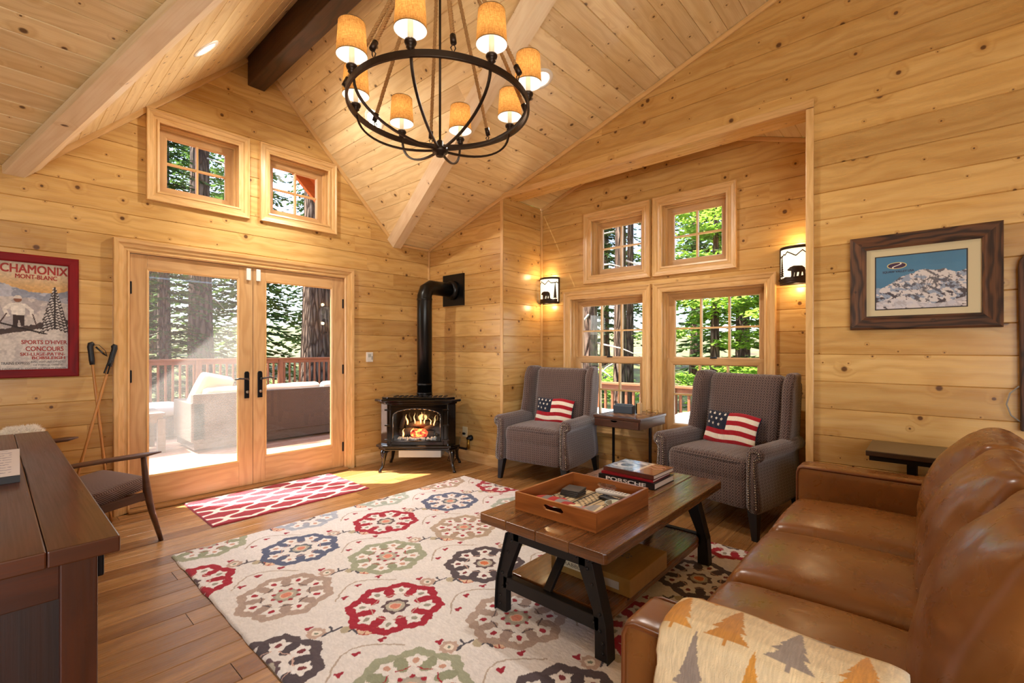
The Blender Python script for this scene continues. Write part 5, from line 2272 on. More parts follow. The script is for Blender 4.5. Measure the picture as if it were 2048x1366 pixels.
def poster(U, V):
    img = np.tile(C3('#c9bcae'), (len(U), 1))
    a = .60  # aspect
    sky_ = np.clip((V - .74) / .2, 0, 1)[:, None]
    img = np.where((V > .62)[:, None], C3('#d8a868')[None] * (1 - sky_) + C3('#d6c6b0')[None] * sky_, img)
    # far range and valley slopes
    m1 = .775 + .05 * np.sin(U * 5 + .8) + .05 * (fbm(U * 7, U * 0 + 1, 3) - .5)
    n = fbm(U * 9, V * 12, 7)
    img = paint(img, (V < m1).astype(float), '#b9bac4')
    img = paint(img, ((V < m1) & (n > .52)).astype(float), '#7c8496', .6)
    m2 = .69 - .10 * np.abs(U - .42) + .05 * (fbm(U * 9, U * 0 + 4, 5) - .5)
    img = paint(img, (V < m2).astype(float), '#cfc6bf')
    img = paint(img, ((V < m2) & (n > .50)).astype(float), '#9a9298', .5)
    m3 = .33 + .18 * (U - .45) + .02 * (fbm(U * 14, U * 0 + 2, 9) - .5)
    img = paint(img, (np.abs(V - m3 - .022) < .016 + .02 * (vnoise(U * 50, U * 0, 2))).astype(float), '#4a3c38')
    img = paint(img, (V < m3).astype(float), '#d6cdc4')
    img = paint(img, ((V < m3) & (n > .56)).astype(float), '#bdb4b0', .6)
    # fir tree laden with snow
    cx, by, tp = .875, .40, .79
    for k in range(15):
        t = k / 15
        z = by + (tp - by) * t
        hw = .135 * (1 - t) + .012
        d = (np.abs(U - cx) < hw) & (np.abs(V - z + np.abs(U - cx) * .35 - .008 * np.sin(U * 160 + k)) < .009)
        img = paint(img, d.astype(float), '#463c3a')
        img = paint(img, ((np.abs(U - cx) < hw * .8) & (np.abs(V - z - .013 + np.abs(U - cx) * .35) < .006)).astype(float), '#dcd6d0')
    img = paint(img, ((np.abs(U - cx) < .008) & (V > by - .02) & (V < tp)).astype(float), '#3a3130')
    # a plain skier standing on the slope: jersey, trousers, skis
    body = [(.48, .595), (.60, .585), (.585, .50), (.50, .50)]
    img = paint(img, in_poly(U, V, [(.50, .52), (.60, .515), (.605, .41), (.575, .40), (.555, .47), (.54, .395), (.505, .40)]).astype(float), '#3c2e2c')
    img = paint(img, in_poly(U, V, [(.475, .62), (.615, .615), (.605, .505), (.495, .51)]).astype(float), '#ece4da')
    img = paint(img, (np.hypot((U - .545), (V - .650) * 1.4) < .035).astype(float), '#8a5a44')
    img = paint(img, ((np.hypot((U - .545), (V - .665) * 1.4) < .037) & (V > .662)).astype(float), '#e8ded4')
    for p, q_2, c_ in (((.485, .605), (.43, .555), '#ece4da'), ((.43, .555), (.46, .50), '#ece4da'), ((.605, .60), (.665, .555), '#ece4da'), ((.665, .555), (.67, .50), '#ece4da'), ((.45, .52), (.37, .40), '#4a3430'), ((.675, .52), (.72, .38), '#4a3430')):
        img = paint(img, (seg_d(U, V * 1.4, (p[0], p[1] * 1.4), (q_2[0], q_2[1] * 1.4)) < (.018 if c_ != '#4a3430' else .006)).astype(float), c_)
    for off in (0, .02):
        img = paint(img, (seg_d(U, V * 1.4, (.20 + off, .475 * 1.4), (.78 + off, .335 * 1.4)) < .007).astype(float), '#2e2624')
    # dark pines lower left
    img = paint(img, in_poly(U, V, [(0, .40), (.12, .33), (.20, .27), (.06, .24), (0, .22)]).astype(float), '#8a5a3c', .7)
    return img * (.88 + .2 * fbm(U * 50, V * 70, 3, 2))[:, None]


MP = lambda x, z, e=.0062: basis((x, -e, z), (1, 0, 0), (0, 0, 1), (0, -1, 0))
colour_grid('print', 170, 240, lambda U, V: np.stack([px0 + U * (px1 - px0), U * 0 - .005, pz0 + V * (pz1 - pz0)], 1), poster, M_VC, po)
R_ = '#a3281c'
K_ = '#3a3030'
for body, xl, xr, z, zt, col, bold in (('CHAMONIX', .0443, .3779, 1.8335, 1.891, R_, .018), ('MONT-BLANC', .1146, .3221, 1.7948, 1.8243, R_, .018), ("SPORTS D'HIVER", .1442, .3748, 1.3347, 1.3629, R_, .014), ('CONCOURS', .1649, .3566, 1.2862, 1.3173, R_, .014), ('SKI-LUGE-PATIN-', .1387, .3647, 1.2520, 1.2740, R_, .014), ('BOBSLEIGH', .1961, .3647, 1.2268, 1.2461, R_, .018), ('TRAINS EXPRESS', .0469, .1844, 1.1905, 1.2093, K_, .004), ('AVEC VOITURES DIRECTES', .1891, .3682, 1.2005, 1.2150, K_, 0), ('DE PARIS et GENÈVE', .2022, .3531, 1.1805, 1.1945, K_, 0), ("RENSEIGNEMENTS S'ADRESSER au COMITÉ des SPORTS D'HIVER", -.085, .370, 1.1570, 1.1690, K_, .004)):
    text(body, 1, MP(xr, z), col, po, align='RIGHT', width=xr - xl, height=zt - z, bold=bold)

# ------------------------------------------------------------------ bamboo ski poles
M_GRIP = plain('black_grip', '#1b1d20', .5, bump=.3)
for (tp, bt, lb, s) in (((.497, 4.690, 1.335), (.600, 4.545, 0.0), 'bamboo ski pole leaning on the wall, upper end nearer the poster', 1), ((.637, 4.648, 1.32), (.326, 4.515, 0.0), 'bamboo ski pole leaning on the wall, upper end nearer the door casing', -1)):
    sp_ = empty('ski_pole', bt, 0, lb, 'ski pole', 'ski poles')
    d_ = Vector(tp) - Vector(bt)
    m_ = MB(66)
    pts, rad = [], []
    for i in range(21):
        t = i / 20
        pts.append(d_ * t * .90 + Vector((0, 0, .012)))
        rad.append(.0085 + (.0018 if i % 4 == 0 else 0))
    m_.tube(pts, rad, 8, g='z')
    m_.build('shaft', M_BAMBOO, sp_)
    m_ = MB()
    m_.tube([d_ * .885, d_ * .91, d_ * .95, d_ * .985, d_ * 1.0 + Vector((s * .006, 0, 0)), d_ * 1.008 + Vector((s * .02, 0, 0))], [.015, .018, .017, .019, .021, .012], 10)
    gp = m_.build('grip', M_GRIP, sp_)
    m_ = MB()
    if s > 0:
        lp = [d_ * .995, d_ * 1.0 + Vector((.05, -.012, -.005)), d_ * .985 + Vector((.085, -.012, -.03)), d_ * .955 + Vector((.09, -.012, -.03)), d_ * .945 + Vector((.07, -.014, 0)), d_ * .985 + Vector((.03, -.014, 0))]
    else:
        lp = [d_ * .995, d_ * .98 + Vector((-.02, -.012, -.02)), d_ * .93 + Vector((-.022, -.014, -.03)), d_ * .87 + Vector((-.028, -.014, -.03)), d_ * .865 + Vector((-.008, -.014, -.03)), d_ * .93 + Vector((0, -.016, 0))]
    m_.tube(lp, .009, 6, flat=(1, .25))
    m_.build('strap', M_GRIP, gp)
    m_ = MB()
    m_.tube([d_ * .0 + Vector((0, 0, .0)), d_ * .02], [.003, .008], 6)
    m_.build('tip', M_CHROME, sp_)

# ------------------------------------------------------------------ framed ski mountain print on the right wall
QY1, QY0, QZ0, QZ1 = .379, -.303, 1.421, 2.003
MQ = basis((XR, 0, 0), (0, -1, 0), (1, 0, 0), (0, 0, 1))     # local x = -world y, y into the wall
pq = empty('framed_picture', (0, 0, 0), 0, 'barnwood framed picture of a snowy ski mountain on the right wall', 'picture')
fx0, fx1 = -QY1, -QY0
fw = .083
m_ = MB(34)
m_.frame(fx0 + fw, fx1 - fw, QZ0 + fw, QZ1 - fw, [(0, .006), (0, .020), (.012, .026), (.022, .022), (fw - .010, .036), (fw, .030), (fw, 0)], 0)
m_.build('frame', M_BARN, pq, M=MQ)
MB().box(fx0 + fw - .004, fx1 - fw + .004, -.010, -.004, QZ0 + fw - .004, QZ1 - fw + .004).build('mat_board', plain('cream_mat', '#d8cba6', .85), pq, M=MQ)
ix0, ix1, iz0, iz1 = fx0 + fw + .048, fx1 - fw - .062, QZ0 + fw + .043, QZ1 - fw - .052
MB().box(ix0 - .006, ix1 + .006, -.0112, -.0098, iz0 - .006, iz1 + .006).build('inner_border', plain('navy_border', '#1c1a26', .6), pq, M=MQ)


def mountain(U, V):
    img = np.tile(C3('#4682a8'), (len(U), 1)) * (1.05 - .12 * fbm(U * 3, V * 3, 2, 3))[:, None]
    rid = .40 + .30 * np.exp(-((U - .56) / .17) ** 2) + .24 * np.exp(-((U - .80) / .13) ** 2) + .17 * np.exp(-((U - .30) / .15) ** 2) + .22 * np.exp(-((U - 1.0) / .1) ** 2) + .05 * (fbm(U * 16, U * 0, 4) - .5)
    m = V < rid
    n = fbm(U * 10 + V * 3, V * 14, 8, 5)
    n2 = fbm((U - V) * 14, (U + V) * 22, 12, 4)
    snow = np.tile(C3('#ddd8d8'), (len(U), 1))
    snow = paint(snow, (n > .56).astype(float), '#7f95b4', .75)
    snow = paint(snow, ((n2 > .57)).astype(float), '#4a4c58', .8)
    low = np.clip((.42 - V) / .3, 0, 1) * np.clip(np.abs(U - .52) * 4 - .3, 0, 1)
    snow = paint(snow, ((n2 > .50) & (low > .35)).astype(float), '#3f3f4c', .85)
    snow = paint(snow, ((V < .13 + .06 * np.sin(U * 7)) & (n > .40)).astype(float), '#d8d4da', .8)
    for k in range(7):
        snow = paint(snow, (seg_d(U, V * .6, (.52 + .01 * k, .17), (.42 + .05 * k, .33 + .02 * (k % 3))) < .0035).astype(float), '#6a6a70', .7)
    img = np.where(m[:, None], snow, img)
    return img


colour_grid('print', 220, 140, lambda U, V: np.stack([ix0 + U * (ix1 - ix0), U * 0 - .0120, iz0 + V * (iz1 - iz0)], 1), mountain, M_VC, pq, M=MQ)
# emblem: a purple oval with a cream rim and an S shaped sweep
ex, ez = ix0 + .100, iz1 - .058
lg_ = MB()
for rx, rz_, e, in ((.047, .0205, .0126),):
    lg_.add([(ex + rx * math.cos(a), -e, ez + rz_ * math.sin(a)) for a in np.linspace(0, 2 * PI, 41)[:-1]], [tuple(range(40))])
lgo = lg_.build('emblem', plain('emblem_rim', '#d8c88a', .6), pq, M=MQ)
lg_ = MB()
lg_.add([(ex + .042 * math.cos(a), -.0130, ez + .0165 * math.sin(a)) for a in np.linspace(0, 2 * PI, 41)[:-1]], [tuple(range(40))])
lg_.build('oval', plain('emblem_purple', '#3a1f4a', .6), lgo, M=MQ)
lg_ = MB()
sp_ = [(ex + .016 - .032 * t + .010 * math.sin(t * 2 * PI), ez + .0165 - .033 * t) for t in np.linspace(0, 1, 14)]
vv = []
for i, (x, z) in enumerate(sp_):
    w_ = .0018 + .0042 * math.sin(PI * i / 13)
    vv += [(x - w_, -.0134, z), (x + w_, -.0134, z)]
lg_.add(vv, [(2 * i, 2 * i + 1, 2 * i + 3, 2 * i + 2) for i in range(13)])
lg_.build('sweep', plain('emblem_white', '#e8e4da', .6), lgo, M=MQ)
text('SQUAW VALLEY USA', .0185, MQ @ basis((ex + .006, -.0126, ez - .042), (1, 0, 0), (0, 0, 1), (0, -1, 0)), '#1c2440', pq, align='CENTER', width=.148, height=.0125, bold=.016)
MB().box(fx0 + fw - .002, fx1 - fw + .002, -.0175, -.0160, QZ0 + fw - .002, QZ1 - fw + .002).build('glass_pane', M_GLASSP, pq, M=MQ)

# weathered board with a cable at the right edge of the picture
wb = empty('wooden_board', (XR, -.375, 0), 0, 'weathered brown board with rounded top on the wall at the right edge', 'wooden board')
pl = [(-.10, .86), (.01, .86), (.012, 1.2), (.018, 1.70)] + [(-.04 + .058 * math.cos(a), 1.74 + .085 * math.sin(a)) for a in np.linspace(0, PI, 9)] + [(-.10, 1.70)]
MB(35).prism(pl, 'x', -.045, -.002, g='z').build('plank', M_BARN, wb, bevel=.006)
m_ = MB()
m_.tube([(-.03, .015, 1.10), (-.04, .05, 1.06), (-.03, .062, 1.00), (-.03, .045, .94), (-.03, .0, .90)], .0035, 6)
m_.build('cable', plain('grey_cable', '#8a867e', .4), wb)

# ------------------------------------------------------------------ chandelier: rope hung ring with eight shaded lamps
CHX, CHY, CHZ, CHR = 1.652, 2.01, 2.622, .487
ch = empty('chandelier', (CHX, CHY, CHZ), 0, 'round bronze ring chandelier hung on ropes with eight burlap shaded lamps', 'chandelier')
t = NT('burlap_shade')
o_ = t.obj()
mp = t.node('ShaderNodeMapping')
mp.inputs['Scale'].default_value = (60, 60, 420)
t.link(o_, mp.inputs[0])
mp2 = t.node('ShaderNodeMapping')
mp2.inputs['Scale'].default_value = (420, 420, 40)
t.link(o_, mp2.inputs[0])
wv_ = t.math('MULTIPLY', t.noise(mp.outputs[0], 1, 2), t.noise(mp2.outputs[0], 1, 2))
cs = t.mix(t.mapr(wv_, .12, .40), lin('#8e6232'), lin('#c09256'))
t.n.remove(t.b)
df = t.node('ShaderNodeBsdfDiffuse')
tl = t.node('ShaderNodeBsdfTranslucent')
t.link(cs, df.inputs[0])
t.link(cs, tl.inputs[0])
mx = t.node('ShaderNodeMixShader')
mx.inputs[0].default_value = .55
t.link(df.outputs[0], mx.inputs[1])
t.link(tl.outputs[0], mx.inputs[2])
em = t.node('ShaderNodeEmission')
geo_ = t.node('ShaderNodeNewGeometry')
t.link(t.mix(geo_.outputs['Backfacing'], t.mix(1.0, cs, (1.0, .68, .31), 'MULTIPLY'), (1.0, .93, .78)), em.inputs[0])
t.link(t.mapr(geo_.outputs['Backfacing'], 0, 1, .36, .9), em.inputs[1])  # lit look of the shade added as emission, whiter and stronger inside
ad = t.node('ShaderNodeAddShader')
t.link(mx.outputs[0], ad.inputs[0])
t.link(em.outputs[0], ad.inputs[1])
t.link(ad.outputs[0], t.out.inputs[0])
M_SHADE = t.m
M_TAPE = plain('rim_tape', '#6e5230', .8)
M_BULB = emit('bulb', '#ffe9c0', 14)
t = NT('rope')
u_, v_ = t.uv()
o_ = t.obj()
st_ = t.attr('pr').outputs['Fac']
cr_ = t.mix(t.noise(o_, 160, 3), lin('#8a6238'), lin('#caa06a'))
t.set(cr_, .9)
t.bump(t.noise(o_, 300, 2), .5, .003)
M_ROPE = t.m
m_ = MB()
m_.lathe([(CHR - .007, -.016), (CHR + .007, -.016), (CHR + .007, .016), (CHR - .007, .016), (CHR - .007, -.016)], 96, smooth=False)
m_.build('ring', M_BRONZE, ch, bevel=.002)
HUBZ = -.225
m_ = MB()
m_.lathe([(0, HUBZ - .035), (.022, HUBZ - .035), (.024, HUBZ - .022), (.040, HUBZ - .018), (.044, HUBZ - .010), (.044, HUBZ + .006), (.030, HUBZ + .012), (.018, HUBZ + .020), (.018, HUBZ + .045), (.008, HUBZ + .055), (0, HUBZ + .056)], 24)
m_.build('hub', M_BRONZE, ch)
m_ = MB()
m_.tube([(0, 0, HUBZ + .05), (0, 0, 1.128)], .0065, 8)
m_.build('stem', M_BRONZE, ch)
m_ = MB()
m_.lathe([(0, 1.129), (.075, 1.129), (.075, 1.115), (.05, 1.10), (.02, 1.085), (.02, 1.05), (.045, 1.04), (.045, 1.015), (0, 1.01)], 24)
m_.build('canopy', M_BRONZE, ch)
PH0 = 35
for k in range(8):
    a = math.radians(PH0 + 45 * k)
    ca, sa = math.cos(a), math.sin(a)
    m_ = MB()
    pts = []
    for i in range(15):
        tt = PI / 2 * i / 14
        r_ = .035 + (CHR - .01 - .035) * math.cos(tt)
        pts.append((ca * r_, sa * r_, -.004 + (HUBZ + .002) * math.sin(tt) ** 1.0))
    m_.bar(pts, .013, .011)
    m_.build('rib', M_BRONZE, ch, bevel=.002)
    lx, ly = ca * CHR, sa * CHR
    m_ = MB()
    m_.lathe([(.008, .012), (.012, .018), (.020, .026), (.014, .034), (.024, .040), (.028, .050), (.026, .058), (.016, .060)], 18, (lx, ly, 0))
    cup = m_.build('lamp_cup', M_BRONZE, ch)
    m_ = MB()
    m_.lathe([(.0125, .058), (.0125, .150), (0, .150)], 14, (lx, ly, 0))
    m_.build('candle_sleeve', plain('ivory_sleeve', '#efe2c4', .5), cup)
    m_ = MB()
    m_.sphere((lx, ly, .180), .020, 12, (1, 1, 1.5))
    m_.build('bulb', M_BULB, cup)
    m_ = MB()
    z0, z1 = .105, .262
    m_.lathe([(.0735, z0), (.0640, z1)], 28, (lx, ly, 0))
    so = m_.build('lamp_shade', M_SHADE, ch)
    for rp_ in ([(.0735, z0 - .001), (.0742, z0), (.0742, z0 + .003)], [(.0646, z1 - .003), (.0646, z1), (.0640, z1 + .001)]):
        m_ = MB()
        m_.lathe(rp_, 28, (lx, ly, 0))
        m_.build('rim', M_TAPE, so)
    d = bpy.data.lights.new('lamp_light', 'POINT')
    d.energy = 12.5
    d.color = (1.0, .92, .81)
    d.shadow_soft_size = .02
    lo = bpy.data.objects.new('lamp_light', d)
    COL.objects.link(lo)
    lo.location = (lx, ly, .185)
    lo.parent = ch
    # rope from the canopy down to the ring, between the lamps
    a = math.radians(PH0 + 22.5 + 45 * k)
    p0 = Vector((math.cos(a) * .04, math.sin(a) * .04, 1.02))
    p1 = Vector((math.cos(a) * CHR, math.sin(a) * CHR, .075))
    dr_ = (p1 - p0)
    L_ = dr_.length
    m_ = MB()
    sx_ = dr_.cross(Vector((0, 0, 1))).normalized()
    sy_ = dr_.cross(sx_).normalized()
    for q3 in range(3):
        pts = []
        for i in range(100):
            s_ = i / 99
            an = s_ * L_ / .055 * 2 * PI + q3 * 2 * PI / 3
            pts.append(p0 + dr_ * s_ + (sx_ * math.cos(an) + sy_ * math.sin(an)) * .0058)
        m_.tube(pts, .0062, 5)
    m_.build('rope', M_ROPE, ch)
    m_ = MB()
    m_.tube([p1 - dr_ * .02, p1 + dr_ * .025], .0145, 12)
    e = p1 + dr_ * .025
    m_.tube([e + Vector((0, 0, 0)), Vector((math.cos(a) * CHR - math.sin(a) * .011, math.sin(a) * CHR + math.cos(a) * .011, .034)), Vector((math.cos(a) * CHR, math.sin(a) * CHR, .012)), Vector((math.cos(a) * CHR + math.sin(a) * .011, math.sin(a) * CHR - math.cos(a) * .011, .034))], .0032, 6, closed=True)
    m_.build('rope_end', M_BRONZE, ch)

# ------------------------------------------------------------------ wall sconces with cut-out bears


def sconce():
    r = empty('wall_sconce', (0, 0, 0))
    Rr, H = .125, .30
    # half round: local x across, -y into the room, z up
    m_ = MB()
    a0, a1 = PI, 2 * PI
    m_.lathe([(Rr, -H / 2 + .02), (Rr, H / 2 - .02)], 28, a0=a0, a1=a1, M=Matrix.Diagonal((1, .82, 1, 1)))
    m_.build('shade', M_SCON, r)
    for z, h in ((H / 2 - .02, .022), (-H / 2 - .002, .022)):
        m_ = MB()
        m_.lathe([(Rr - .004, z), (Rr + .006, z), (Rr + .006, z + h), (Rr - .004, z + h), (Rr - .004, z)], 28, a0=a0, a1=a1, M=Matrix.Diagonal((1, .82, 1, 1)))
        m_.build('band', M_BRONZE, r)
    m_ = MB()
    m_.box(-Rr - .006, Rr + .006, -.006, 0, -H / 2 - .002, H / 2 + .002)
    for s in (-1, 1):
        m_.box(s * Rr - .007, s * Rr + .007, -.016, 0, -H / 2, H / 2)
    m_.build('back_plate', M_BRONZE, r)

    def wrap(poly):
        out = []
        for x, z in poly:
            a = -PI / 2 + x / Rr
            out.append((math.cos(a) * (Rr + .003), math.sin(a) * (Rr + .003) * .82, z))
        return out

    def plate(nm, polys):
        mm = MB()
        for poly in polys:
            # cut into thin vertical strips so that the plate follows the curve
            xs = [p[0] for p in poly]
            n_ = max(1, int((max(xs) - min(xs)) / .008))
            for i in range(n_):
                xa = min(xs) + (max(xs) - min(xs)) * i / n_
                xb = min(xs) + (max(xs) - min(xs)) * (i + 1) / n_
                q = clip(clip(poly, -1, 0, -xa), 1, 0, xb)
                if len(q) > 2:
                    w = wrap(q)
                    mm.add(w, [tuple(range(len(w)))])
        o = mm.build(nm, M_BRONZE, r)
        sd__ = o.modifiers.new('thick', 'SOLIDIFY')
        sd__.thickness = .003
        return o
    B = -H / 2
    plate('ground', [[(-.16, B), (.16, B), (.16, B + .052), (.10, B + .046), (.05, B + .058), (-.03, B + .050), (-.08, B + .056), (-.12, B + .044), (-.16, B + .05)]])
    g = B + .050
    k = 1.05
    bear = [
        [(-.058, g + .062), (-.046, g + .072), (-.036, g + .082), (-.028, g + .078), (-.028, g + .048), (-.045, g + .050), (-.057, g + .055)],   # head
        [(-.034, g + .080), (-.015, g + .088), (.015, g + .086), (.040, g + .084), (.058, g + .068), (.062, g + .040), (.040, g + .034), (-.010, g + .034), (-.030, g + .046)],
        [(-.030, g + .05), (-.008, g + .04), (-.014, g - .004), (-.034, g - .004), (-.030, g + .01)],
        [(-.006, g + .04), (.010, g + .038), (.004, g - .004), (-.010, g - .004)],
        [(.022, g + .038), (.040, g + .04), (.036, g + .015), (.034, g - .004), (.016, g - .004)],
        [(.042, g + .05), (.062, g + .05), (.062, g + .02), (.068, g - .004), (.048, g - .004), (.046, g + .02)]]
    plate('bear_silhouette', [[(x * k, z) for x, z in p] for p in bear])
    for sx, cx in ((-1, -.125), (1, .128)):
        tr_ = []
        hgt = .165
        for i in range(9):
            z = g + .012 + i * hgt / 9
            hw = .030 * (1 - i / 9.5)
            tr_.append([(cx - hw, z), (cx + hw, z), (cx + .004, z + .026), (cx - .004, z + .026)])
        tr_.append([(cx - .003, g - .01), (cx + .003, g - .01), (cx + .003, g + .03), (cx - .003, g + .03)])
        plate('tree_silhouette', tr_)
    zt = H / 2 - .075
    ridge = [(-.18, -.014), (-.15, .004), (-.125, -.004), (-.10, .018), (-.085, .012), (-.065, .034), (-.05, .026), (.0, -.004), (.01, .004), (.045, .036), (.075, .010), (.11, .012), (.15, .02), (.18, .01)]
    rp = []
    for i in range(len(ridge) - 1):
        p, q = ridge[i], ridge[i + 1]
        rp.append([(p[0], zt + p[1] - .007), (q[0], zt + q[1] - .007), (q[0], zt + q[1] + .003), (p[0], zt + p[1] + .003)])
    plate('mountain_ridge', rp)
    d = bpy.data.lights.new('sconce_light', 'POINT')
    d.energy = 1.7
    d.color = (1.0, .70, .36)
    d.shadow_soft_size = .03
    for z in (.13, -.13):
        lo = bpy.data.objects.new('sconce_light', d)
        COL.objects.link(lo)
        lo.location = (0, -.085, z + (.05 if z > 0 else -.05))
        lo.parent = r
    return r


t = NT('mica_shade')
o_ = t.obj()
nz = t.noise(o_, 9, 3)
ca_ = t.mix(t.mapr(nz, .3, .7), (1.0, .80, .50), (1.0, .92, .74))
sp3 = t.node('ShaderNodeSeparateXYZ')
t.link(o_, sp3.inputs[0])
t.set((1, .9, .7, 1), .5, **{'Emission Color': ca_, 'Emission Strength': .85})
M_SCON = t.m
s1 = sconce()
s2 = copy_tree(s1)
for s_, y, lb in ((s1, 3.305, 'bear and mountain wall sconce left of the alcove windows'), (s2, .790, 'bear and mountain wall sconce right of the alcove windows, partly behind the post')):
    s_.location = (XA - .0005, y, 1.975)
    s_.rotation_euler = (0, 0, -PI / 2)
    tag(s_, lb, 'wall sconce', 'bear wall sconces')

# ------------------------------------------------------------------ recessed ceiling lights
M_CAN = emit('can_light', '#fff3dd', 5)


def can(loc, nrm, label):
    r = empty('recessed_light', loc, 0, label, 'ceiling light', 'recessed ceiling lights')
    q = Vector(nrm).to_track_quat('Z', 'Y').to_matrix().to_4x4()
    m_ = MB()
    m_.lathe([(.072, .001), (.074, .008), (.098, .006), (.102, .0005)], 32, M=q)
    m_.build('trim_ring', M_WHITE, r)
    m_ = MB()
    m_.lathe([(0, .0015), (.073, .0015)], 32, smooth=False, M=q)
    m_.build('lens', M_CAN, r)
    d = bpy.data.lights.new('can_spot', 'SPOT')
    d.energy = 80
    d.color = (1, .95, .87)
    d.spot_size = math.radians(125)
    d.spot_blend = .6
    d.shadow_soft_size = .06
    lo = bpy.data.objects.new('can_spot', d)
    COL.objects.link(lo)
    lo.location = Vector(nrm) * .03
    lo.rotation_euler = Vector(nrm).to_track_quat('Z', 'Y').to_euler()
    lo.rotation_euler = (-Vector(nrm)).to_track_quat('Z', 'Y').to_euler()
    lo.parent = r
    return r


can((1.027, 3.852, 3.447), (c45, 0, -c45), 'round recessed light in the left slope of the vault')
can((2.353, 3.809, 3.407), (-c45, 0, -c45), 'round recessed light in the right vault slope behind the chandelier')
can((2.792, 2.211, 3.357), tuple(ndir), 'round recessed light in the low ceiling right of the chandelier')

# ------------------------------------------------------------------ outdoors: eave, deck, railings, furniture
ev = struct(empty('eave'))
M_EAVE = wood('eave_wood', '#c06a2a', '#a85a20', '#7a3c12', fig=.3, tone=.3, rough=.5)
for s in (-1, 1):
    m_ = MB(120)
    x0, x1 = RX, RX + s * 2.1
    vv = [(x0, YB + .03, 4.16), (x0, YB + .86, 4.16), (x1, YB + .86, 2.06), (x1, YB + .03, 2.06)]
    vv += [(x, y, z + .10) for x, y, z in vv]
    ff = [(0, 1, 2, 3), (7, 6, 5, 4), (0, 4, 5, 1), (1, 5, 6, 2), (2, 6, 7, 3), (3, 7, 4, 0)]
    if s < 0:
        ff = [tuple(reversed(f_)) for f_ in ff]
    m_.add(vv, ff, g='y')
    m_.build('soffit', M_EAVE, ev)
    m_ = MB(121)
    vv = [(x0, YB + .74, 4.0), (x1, YB + .74, 1.9), (x1, YB + .74, 2.16), (x0, YB + .74, 4.26)]
    vv += [(x, y + .05, z) for x, y, z in vv]
    ff = [(0, 1, 2, 3), (7, 6, 5, 4), (0, 4, 5, 1), (1, 5, 6, 2), (2, 6, 7, 3), (3, 7, 4, 0)]
    if s < 0:
        ff = [tuple(reversed(f_)) for f_ in ff]
    m_.add(vv, ff, g='x')
    m_.build('barge_board', M_EAVE, ev)
# outer skin of the low roof, keeps the wall tops shaded
dk_ = planks('deck_floor', [[(-7, YB + .10), (8.5, YB + .10), (8.5, 12.3), (-7, 12.3)]], basis((0, 0, -.04), (1, 0, 0), (0, 1, 0), (0, 0, 1)), .145, M_DECK, seed=51, gap=.006, depth=.02, lens=(3, 5), joint=.002)
struct(dk_)
dk2 = planks('deck_floor_side', [[(XA + .2, -6), (7.7, -6), (7.7, YB + .10), (XA + .2, YB + .10)]], basis((0, 0, -.34), (1, 0, 0), (0, 1, 0), (0, 0, 1)), .145, M_DECK, seed=52, gap=.006, depth=.02, lens=(3, 5), joint=.002)
struct(dk2)


def railing(name, p, q, h, label, nb, posts, vis):
    p, q = Vector(p), Vector(q)
    d = q - p
    L = d.length
    d.normalize()
    r = empty(name, tuple(p), math.atan2(d.y, d.x), label, 'railing', 'deck railings')
    MB(131).box(0, L, -.07, .07, h - .04, h, g='x').build('top_rail', M_RAIL, r, bevel=.004)
    MB(132).box(0, L, -.02, .02, h - .13, h - .04, g='x').build('upper_rail', M_RAIL, r)
    MB(133).box(0, L, -.02, .02, .08, .17, g='x').build('bottom_rail', M_RAIL, r)
    for i in range(posts):
        x = L * i / (posts - 1)
        MB(134 + i).box(x - .05, x + .05, -.05, .05, 0.0, h - .04, g='z').build('post', M_RAIL, r)
    b0 = None
    for i in range(nb):
        x = vis[0] + (vis[1] - vis[0]) * i / (nb - 1)
        if b0 is None:
            b0 = MB(150).box(-.02, .02, -.018, .018, .13, h - .08, g='z').build('baluster', M_RAIL, r)
            b0.location = (x, .03, 0)
        else:
            b = b0.copy()
            COL.objects.link(b)
            b.parent = r
            b.location = (x, .03, 0)
    return r


railing('deck_railing', (-4, 12.15, -.04), (8.4, 12.15, -.04), 1.12, 'brown wooden deck railing seen through the glass doors', 48, 8, (5.2, 11.3))
railing('deck_railing', (7.5, 10.0, -.34), (7.5, -2.0, -.34), 1.04, 'sunlit orange deck railing seen through the alcove windows', 44, 8, (3.2, 9.2))

# wicker sofa on the deck
ws = empty('outdoor_sofa', (0, 0, -.04), 0, 'brown wicker outdoor sofa on the deck, its back towards the glass doors', 'sofa')
MB().box(1.72, 4.6, 7.0, 7.10, .16, .755).build('back_panel', M_WICKER, ws, bevel=.012)
MB().box(1.74, 4.6, 7.02, 7.85, .04, .16).build('base', plain('wicker_base', '#3c3028', .7), ws)
MB().box(1.70, 1.86, 7.0, 7.85, .14, .645).build('arm', M_WICKER, ws, bevel=.012)
MB().box(1.86, 4.6, 7.10, 7.85, .16, .36).build('seat_frame', M_WICKER, ws)
M_CUSH = plain('beige_cushion', '#cdb9a0', .9, bump=.3, bscale=300)
M_CUSH2 = plain('blue_grey_cushion', '#b9bfc6', .9)
for i, (x, w) in enumerate(((2.26, .78), (3.06, .78), (3.88, .80))):
    soft(w, .72, .15, r=.05, puff=.02, n=(10, 10, 4)).build('seat_cushion', M_CUSH, ws, M=Matrix.Translation((x, 7.50, .43)))
    soft(w, .46, .16, r=.06, puff=.03, n=(12, 12, 4), wr=.006, seed=i).build('back_cushion', M_CUSH, ws, M=Matrix.Translation((x, 7.20, .60)) @ Matrix.Rotation(math.radians(-78), 4, 'X'))
